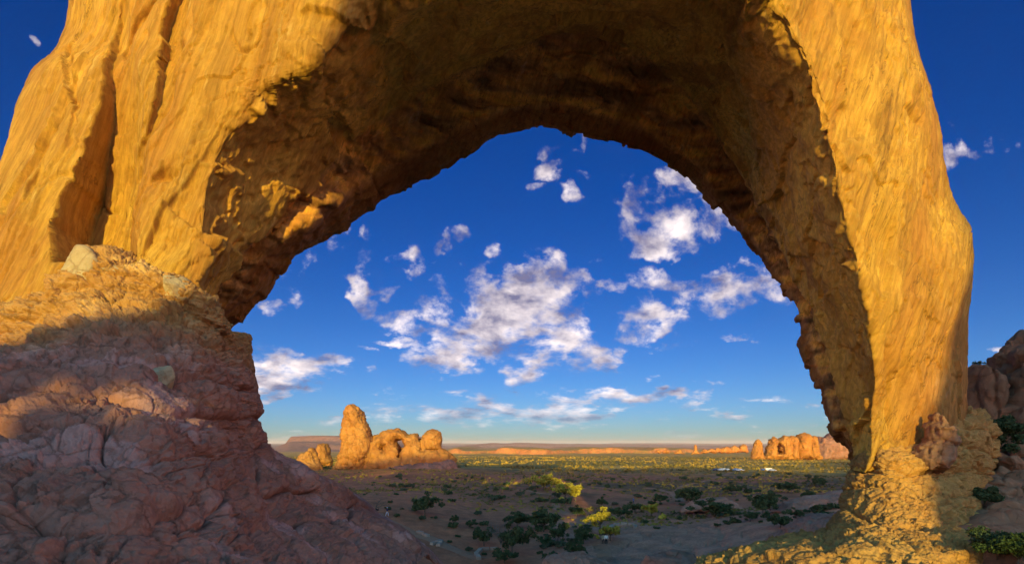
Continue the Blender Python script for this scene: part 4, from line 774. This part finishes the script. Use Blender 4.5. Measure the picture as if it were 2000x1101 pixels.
for i, (px, py, w_, h_) in enumerate(JUN):
    x, y, z = at(px, py); k_ = y / F; sc = (w_ * k_ / 5.2, w_ * k_ / 5.2, h_ * k_ / 3.4); o = JM[i] if i < 4 else copy_tree(JM[i % 4], (0, 0, 0), 0, (1, 1, 1))
    o.location = (x, y, z - .1); o.rotation_euler.z = i * 1.9; o.scale = sc
# grey twiggy bush, dead tree
x, y, z = at(998, 1082); gb = empty('bare_bush', (x - 1.5, y + 1, z), 'leafless grey twiggy bush among dark junipers by the hooked kerb', 'bush')
mb, tips = limbs(4.2, 2.4, 11, 91, rad=.06)
for t in tips:
    for j in range(5): mb.tube([tuple(t), tuple(np.array(t) + np.random.default_rng(j + int(abs(t[0]) * 99)).normal(size=3) * .5)], [.03, .01], 3)
mb.build('twigs', M_PALETWIG, gb)
x, y, z = at(733, 1009); dt = empty('dead_tree', (x, y, z), 'bare dark dead tree with forked branches at the tip of the red ledge', 'tree')
mb = MB(); hh = 47 * y / F; rg = np.random.default_rng(5)
def fork(p, d, ln, r, lv):
    e = p + d * ln; m_ = (p + e) / 2 + rg.normal(size=3) * ln * .08; mb.tube([tuple(p), tuple(m_), tuple(e)], [r, r * .85, r * .65], 6)
    if lv:
        for j in range(3 if lv > 2 else 2 + (lv == 1)): nd = d + rg.normal(size=3) * np.array([.75, .75, .35]); nd[2] = abs(nd[2]) * .8 + .15; fork(e, nd / np.linalg.norm(nd), ln * rg.uniform(.55, .75), r * .6, lv - 1)
fork(np.array([0, 0, -.3]), np.array([.05, 0, 1.0]), hh * .42, .028 * hh, 4); mb.build('trunk', M_DEAD, dt)
# the bushes at the right edge, close to the camera
for (px, py, Y, h, r, seed, lab) in ((1950, 905, 27, 2.3, .95, 201, 'tall dark bush growing in the gully between arch leg and talus'), (1962, 872, 30, 1.2, .8, 202, 'dark bush at the head of the gully under the notch of sky'), (1925, 990, 21, .85, .42, 203, 'small round dark shrub at the foot of the talus'), (1950, 1092, 15.5, .75, .55, 204, 'grey-twigged dark bush in front of the talus near the frame edge'), (1990, 1115, 14.5, 1.0, .55, 205, 'leafy green bush at the frame edge, nearest of the bushes')):
    c = P(px, py, Y); make_tree('desert_bush', tuple(c), h, r, seed, M_JUN if seed != 205 else leaf_mat('fresh_leaves', (0.022, .04, .012), (.055, .08, .024)), lab, 'bush', leaf=.024 if Y < 20 else .05, per=260, n=9, cl=.36)
c = P(1909, 717, 31); make_tree('desert_bush', tuple(c), .3, .3, 210, M_JUN, 'tiny tuft of a bush on top of the rounded rock knob', 'bush', leaf=.03, per=20, n=4)
# sage and small shrubs, each its own object
SH = []
for i in range(5):
    o = bush_mesh(1.0, .95, 9, 34, .10, 300 + i).build('sage_shrub', M_SAGE if i % 2 else M_JUN); SH.append(tag(o, 'small dark shrub on the shaded red desert floor', 'shrub', 'shrubs scattered over the desert floor'))
rg = np.random.default_rng(77); placed = []; k_ = 0
while k_ < 255:
    px = rg.uniform(700, 1640); py = 928 + 165 * rg.uniform(0, 1) ** 1.5
    if px < 860 and py > 930 + (px - 640) * .62: continue
    if 1180 < px < 1250 and py > 1024 or (1260 < px < 1440 and py > 1035) or (px > 1400 and py > 1050): continue
    if abs(px - 1180) < 30 and py > 1050: continue
    x, y, z = at(px, py); w_ = (.55 + 1.0 * rg.uniform(0, 1) ** 2) * (1 + .35 * (y > 140))
    o = SH[k_] if k_ < 5 else SH[k_ % 5].copy()
    if k_ >= 5: COL.objects.link(o)
    o.location = (x, y, z - .05); o.rotation_euler.z = rg.uniform(0, 6.28); o.scale = (w_, w_, w_ * rg.uniform(.7, 1.15)); k_ += 1
# everything smaller and farther reads as one cover
def build_brush():
    rg = np.random.default_rng(5); N = 22000; px = rg.uniform(500, 1700, N); Y = np.exp(rg.uniform(math.log(95), math.log(1500), N)); x = (px - HX) / F * Y; p = np.stack([x, Y, 0 * x], -1)
    keep = fbm(p / 40 + 9, 3) + rg.uniform(-.5, .5, N) > -.12 + .28 * (1 - sst(Y, 120, 240)); x, Y = x[keep], Y[keep]; z = ground_z(x, Y); n = len(x); L = 9
    w = rg.uniform(.3, 1.0, n) * (.55 + .45 * sst(Y, 110, 260)) * (1 + .5 * (Y > 300)); c = np.repeat(np.stack([x, Y, z], -1), L, 0); ww = np.repeat(w, L)[:, None]
    d = rg.normal(size=(n * L, 3)); d /= np.linalg.norm(d, axis=1, keepdims=True); d[:, 2] = np.abs(d[:, 2]) * .75 + .05; c = c + d * ww * rg.uniform(.3, 1, (n * L, 1))
    a = rg.normal(size=(n * L, 3)); a /= np.linalg.norm(a, axis=1, keepdims=True); b = np.cross(a, rg.normal(size=(n * L, 3))); b /= np.linalg.norm(b, axis=1, keepdims=True); s_ = ww * rg.uniform(.3, .5, (n * L, 1))
    V = np.stack([c - a * s_ * 1.3, c + b * s_, c + a * s_ * 1.3, c - b * s_], 1); q = np.arange(n * L * 4).reshape(-1, 4)
    tag(np_mesh('brush', V, q, leaf_mat('brush_leaves', (0.04, 0.04, 0.02), (0.20, 0.15, 0.04), (0.42, 0.27, 0.05))), 'low desert brush covering the plain', None, None, 'stuff')
build_brush()

# ------------------------------------------------------------------ hikers
def skin(name, m, pts, edges, parent, root=0, lv=2):
    me = bpy.data.meshes.new(name); me.from_pydata([p[:3] for p in pts], edges, []); o = link(name, me, m, parent, False)
    md = o.modifiers.new('skin', 'SKIN'); md.use_smooth_shade = True
    for i, p in enumerate(pts):
        sv = me.skin_vertices[0].data[i]; r = p[3]; sv.radius = (r, r) if not hasattr(r, '__len__') else r; sv.use_root = i == root
    sb = o.modifiers.new('smooth', 'SUBSURF'); sb.levels = lv; sb.render_levels = lv
    return o
M_SKIN = plain_mat('skin', (0.45, 0.26, 0.18), .6); M_HAIR = plain_mat('hair', (0.05, 0.03, 0.02), .7)
CL = {k_: plain_mat('cloth_' + k_, c, .9) for k_, c in dict(navy=(.03, .04, .10), white=(.75, .74, .72), pale=(.50, .52, .62), blue=(.05, .12, .35), black=(.02, .02, .025), tan=(.45, .33, .2), red=(.5, .04, .03)).items()}
def person(loc, rz, label, shirt, trousers, hat=None, sit=False, step=.10, lean=0.0, group=None, arm=.25, pack=None):
    """one continuous skinned body with head, limbs and five-fingered hands; clothes over it"""
    root = empty('person', loc, label, 'person', group, rz); H = .92 if not sit else .12
    hip = (0, 0, H); ch = (0, -.02 - lean * .4, H + .42); nk = (0, -.03 - lean * .55, H + .56); hd = (0, -.04 - lean * .6, H + .68); tp = (0, -.03 - lean * .6, H + .78)
    pts = [(*hip, (.15, .11)), (0, -lean * .2, H + .22, (.14, .10)), (*ch, (.17, .11)), (*nk, .055), (*hd, (.078, .095)), (*tp, .06)]; ed = [(0, 1), (1, 2), (2, 3), (3, 4), (4, 5)]
    leg_pts, arm_pts = {}, {}
    for sx in (-1, 1):
        b = len(pts)
        if sit: L = [(sx * .10, 0, H, .09), (sx * .14, -.42, H + .28, .065), (sx * .13, -.62, .05, .042), (sx * .13, -.74, .02, .035)]
        else: L = [(sx * .10, 0, H - .06, .085), (sx * .11, -sx * step - .03, .49, .058), (sx * .12, -sx * step * 1.3 + .03, .08, .038), (sx * .13, -sx * step * 1.3 - .12, .03, .035)]
        pts += L; ed += [(0, b), (b, b + 1), (b + 1, b + 2), (b + 2, b + 3)]; leg_pts[sx] = L
        b = len(pts); sh = (sx * .19, ch[1], H + .49)
        if sit: A = [(*sh, .055), (sx * .25, ch[1] - .12, H + .26, .042), (sx * .18, ch[1] - .34, H + .26, .03), (sx * .16, ch[1] - .42, H + .27, (.038, .018))]
        else: A = [(*sh, .055), (sx * .27, ch[1] + .02 + sx * arm * .3, H + .22, .042), (sx * .27, ch[1] - .12 + sx * arm * .5, H + .0, .03), (sx * .27, ch[1] - .15 + sx * arm * .5, H - .08, (.018, .038))]
        pts += A; ed += [(2, b), (b, b + 1), (b + 1, b + 2), (b + 2, b + 3)]; arm_pts[sx] = A; w = A[3]; dv = Vector(A[3][:3]) - Vector(A[2][:3]); dv.normalize()
        for f in range(5):
            b2 = len(pts); off = Vector((0, (f - 1.5) * .018, 0)) if not sit else Vector(((f - 1.5) * .018, 0, 0)); base = Vector(w[:3]) + off + dv * (.02 if f < 4 else -.03); ln = (.07, .08, .075, .06, .05)[f]; k2 = base + dv * ln * .5 + Vector((0, -.01, 0)); e2 = base + dv * ln + Vector((-sx * .012, -.02, 0))
            pts += [(*k2, .009), (*e2, .008)]; ed += [(b + 3, b2), (b2, b2 + 1)]
    skin('body', M_SKIN, pts, ed, root)
    S_ = [(*hip[:2], H + .02, (.165, .125)), (0, -lean * .2, H + .22, (.16, .12)), (*ch, (.185, .125)), (nk[0], nk[1], nk[2] - .05, (.09, .08))]; E = [(0, 1), (1, 2), (2, 3)]
    for sx in (-1, 1): b = len(S_); S_ += [(*arm_pts[sx][0][:3], .07), (*arm_pts[sx][1][:3], .056), (*arm_pts[sx][2][:3], .043)]; E += [(2, b), (b, b + 1), (b + 1, b + 2)]
    skin('shirt', CL[shirt], S_, E, root)
    T_ = [(0, 0, H + .04, (.165, .125)), (0, 0, H - .04, (.15, .12))]; E = [(0, 1)]
    for sx in (-1, 1): b = len(T_); L = leg_pts[sx]; T_ += [(*L[0][:3], .10), (*L[1][:3], .072), (L[2][0], L[2][1], L[2][2] + .02, .055)]; E += [(1, b), (b, b + 1), (b + 1, b + 2)]
    skin('trousers', CL[trousers], T_, E, root)
    hm = MB(); cx, cy, cz = hd[0], hd[1], hd[2] + .045
    for j in range(6): pass
    def dome(mb, r, z0, z1, cy_, flat=1.0, n=12):
        rings = [[(r * math.cos(a_) * math.sin(2 * math.pi * i / n), cy_ + r * 1.15 * math.cos(a_) * math.cos(2 * math.pi * i / n), z0 + (z1 - z0) * math.sin(a_)) for i in range(n)] for a_ in np.linspace(0, 1.45, 5)]
        v = [p for rr in rings for p in rr]; mb.add(v, [(a_ * n + i, a_ * n + (i + 1) % n, (a_ + 1) * n + (i + 1) % n, (a_ + 1) * n + i) for a_ in range(4) for i in range(n)] + [tuple(range(4 * n, 5 * n))])
    dome(hm, .098, hd[2] + .02, hd[2] + .145, hd[1] + .015); hm.build('hair', M_HAIR, root)
    fm = MB(); fm.tube([(0, hd[1] - .088, hd[2] + .03), (0, hd[1] - .112, hd[2] - .005), (0, hd[1] - .09, hd[2] - .012)], [.008, .014, .01], 5); fm.build('nose', M_SKIN, root)
    if hat:
        mb = MB(); dome(mb, .105, hd[2] + .07, hd[2] + .17, hd[1] + .01); n = 14; mb.add([(.10 * math.sin(6.283 * i / n), hd[1] + .11 * math.cos(6.283 * i / n), hd[2] + .075) for i in range(n)] + [(.19 * math.sin(6.283 * i / n), hd[1] + .20 * math.cos(6.283 * i / n), hd[2] + .06) for i in range(n)], [(i, (i + 1) % n, n + (i + 1) % n, n + i) for i in range(n)])
        mb.build('hat', CL[hat], root)
    return root
def put(px, py): x, y, z = at(px, py); return (x, y, z + .02)
person(put(756, 1008), 1.2, 'walker with pale trousers, dark top and pale hat on open red slope', 'navy', 'pale', 'pale', step=.16)
person(put(725, 1008), -.4, 'hiker in pale shirt standing at the foot of the dead tree', 'pale', 'black', None, step=.03)
person(put(737, 1009), .5, 'hiker all in dark clothes just right of the dead tree trunk', 'black', 'black', None, step=.04)
person(put(1109.5, 983), .3, 'hiker in dark top with tan side, darker of the pair at the upper steps', 'tan', 'black', None, step=.05)
person(put(1114.5, 983), -.3, 'hiker in white shirt, lighter of the pair at the upper steps', 'white', 'black', None, step=.05)
person(put(1178, 1064), .3, 'hiker in tan top, darker of the pair at the lower steps', 'tan', 'black', None, step=.05)
person(put(1184, 1064), -.3, 'hiker in white shirt, lighter of the pair at the lower steps', 'white', 'black', None, step=.05)
person(put(1237, 984), .8, 'lone hiker in bright blue among the dark bushes', 'blue', 'navy', None, step=.08)
person(put(1644, 1026), .5, 'hiker in dark jacket and blue jeans sitting on the rock beside the arch pedestal', 'black', 'blue', None, sit=True)
x, y, z = put(1634, 1026); bp = empty('backpack', (x, y, z), 'dark blue backpack with a yellow patch lying beside the sitting hiker', 'backpack')
mb = MB(); mb.box((0, 0, .28), (.17, .13, .28), .2, .8); o = mb.build('pack_body', CL['navy'], bp, False); o.modifiers.new('b', 'BEVEL').width = .06
mb = MB(); mb.box((-.02, -.15, .2), (.11, .05, .13), .2, .85); o = mb.build('pocket', plain_mat('yellow_cloth', (.6, .5, .05)), bp, False); o.modifiers.new('b', 'BEVEL').width = .03
mb = MB(); mb.tube([(-.1, .13, .5), (-.12, .2, .32), (-.1, .14, .08)], .02); mb.tube([(.1, .13, .5), (.12, .2, .32), (.1, .14, .08)], .02); mb.build('strap', CL['black'], bp)

# ------------------------------------------------------------------ parked cars at the far car park
M_GLASS = plain_mat('car_glass', (.02, .025, .03), .08); M_TYRE = plain_mat('tyre', (.02, .02, .02), .9); M_RIM = plain_mat('rim', (.5, .5, .5), .35, .9)
def car(px, py, c, rz, label, van=False):
    x, y, z = at(px, py); root = empty('parked_van' if van else 'parked_car', (x, y, z), label, 'van' if van else 'car', None, rz); root.scale = (.66, .8, .6) if van else (1, 1, 1); L, Wd = (3.4, 1.15) if van else (2.2, .9)
    prof = [(-L, .35), (L, .35), (L, .85), (L * .93, 1.2), (L * .8, 2.6), (L * .7, 2.85), (-L, 2.85)] if van else [(-L, .35), (L, .35), (L, .75), (L * .9, .88), (L * .42, .95), (L * .12, 1.42), (-L * .45, 1.45), (-L * .78, 1.0), (-L, .92)]
    mb = MB(); n = len(prof); mb.add([(a, s_ * Wd * (1 if b < 1.1 else .84), b) for s_ in (-1, 1) for a, b in prof], [tuple(range(n))[::-1], tuple(range(n, 2 * n))] + [(i, (i + 1) % n, n + (i + 1) % n, n + i) for i in range(n)])
    o = mb.build('body', plain_mat('car_paint', c, .25, .1, .03), root, False); b_ = o.modifiers.new('b', 'BEVEL'); b_.width = .07; b_.segments = 2
    for s_ in (-1, 1):
        mb = MB(); zz = (1.5, 2.2) if van else (.99, 1.36); xs = (-L * .8, L * .76) if van else (-L * .62, L * .32)
        mb.add([(xs[0], s_ * (Wd * .87), zz[0]), (xs[1], s_ * (Wd * .87), zz[0]), (xs[1] - .3, s_ * (Wd * .85), zz[1]), (xs[0] + .3, s_ * (Wd * .85), zz[1])] + [(a, s_ * Wd * .7, b) for a, b in ((xs[0], zz[0]), (xs[1], zz[0]), (xs[1] - .3, zz[1]), (xs[0] + .3, zz[1]))], [(0, 1, 2, 3), (7, 6, 5, 4), (0, 4, 5, 1), (1, 5, 6, 2), (2, 6, 7, 3), (3, 7, 4, 0)]); mb.build('window', M_GLASS, root, False)
    for wx in (-L * .62, L * .64):
        for s_ in (-1, 1):
            mb = MB(); mb.tube([(wx, s_ * Wd * .78, .34), (wx, s_ * Wd * 1.01, .34)], .34, 14); t = mb.build('wheel', M_TYRE, root, False); mb = MB(); mb.tube([(wx, s_ * Wd * 1.0, .34), (wx, s_ * Wd * 1.03, .34)], .2, 10); mb.build('rim', M_RIM, t, False)
for a in ((1399, 919, (.05, .07, .16), 'dark blue car, first of the parked cars, beside a gap in the brush'), (1409, 919, (.45, .5, .62), 'silvery blue parked car left of the white one in the car park'), (1415, 919, (.75, .76, .8), 'white parked car between two bluish ones in the car park'), (1421.5, 919, (.55, .58, .66), 'pale grey parked car at the end of the tight row'), (1438, 919, (.2, .28, .5), 'blue parked car standing alone near the trail end'), (1446, 919.5, (.6, .62, .68), 'light grey parked car just right of the trail end'), (1491, 919.5, (.1, .16, .34), 'deep blue car parked left of the white van')):
    car(a[0], a[1], a[2], .35, a[3])
car(1501, 919.5, (.78, .76, .72), .05, 'long white van gleaming in the sun at the edge of the car park', True)
car(1509, 920, (.4, .45, .58), .3, 'grey-blue car parked right behind the white van')

# ------------------------------------------------------------------ the air between here and the horizon
def build_haze():
    bm = bmesh.new(); bmesh.ops.create_cube(bm, size=2.0); me = bpy.data.meshes.new('haze'); bm.to_mesh(me); bm.free()
    m = bpy.data.materials.new('haze_air'); m.use_nodes = True; m.node_tree.nodes.clear(); k = NT(m.node_tree); o = k.n.new('ShaderNodeOutputMaterial'); v = k.n.new('ShaderNodeVolumePrincipled')
    v.inputs['Color'].default_value = (.72, .80, .92, 1); v.inputs['Density'].default_value = HAZE; k.l.new(v.outputs[0], o.inputs['Volume'])
    h = link('haze', me, m, None, False); h.scale = (62000, 62000, 160); h.location = (0, 0, 20); tag(h, kind='stuff')
HAZE = 2.5e-5
build_haze()
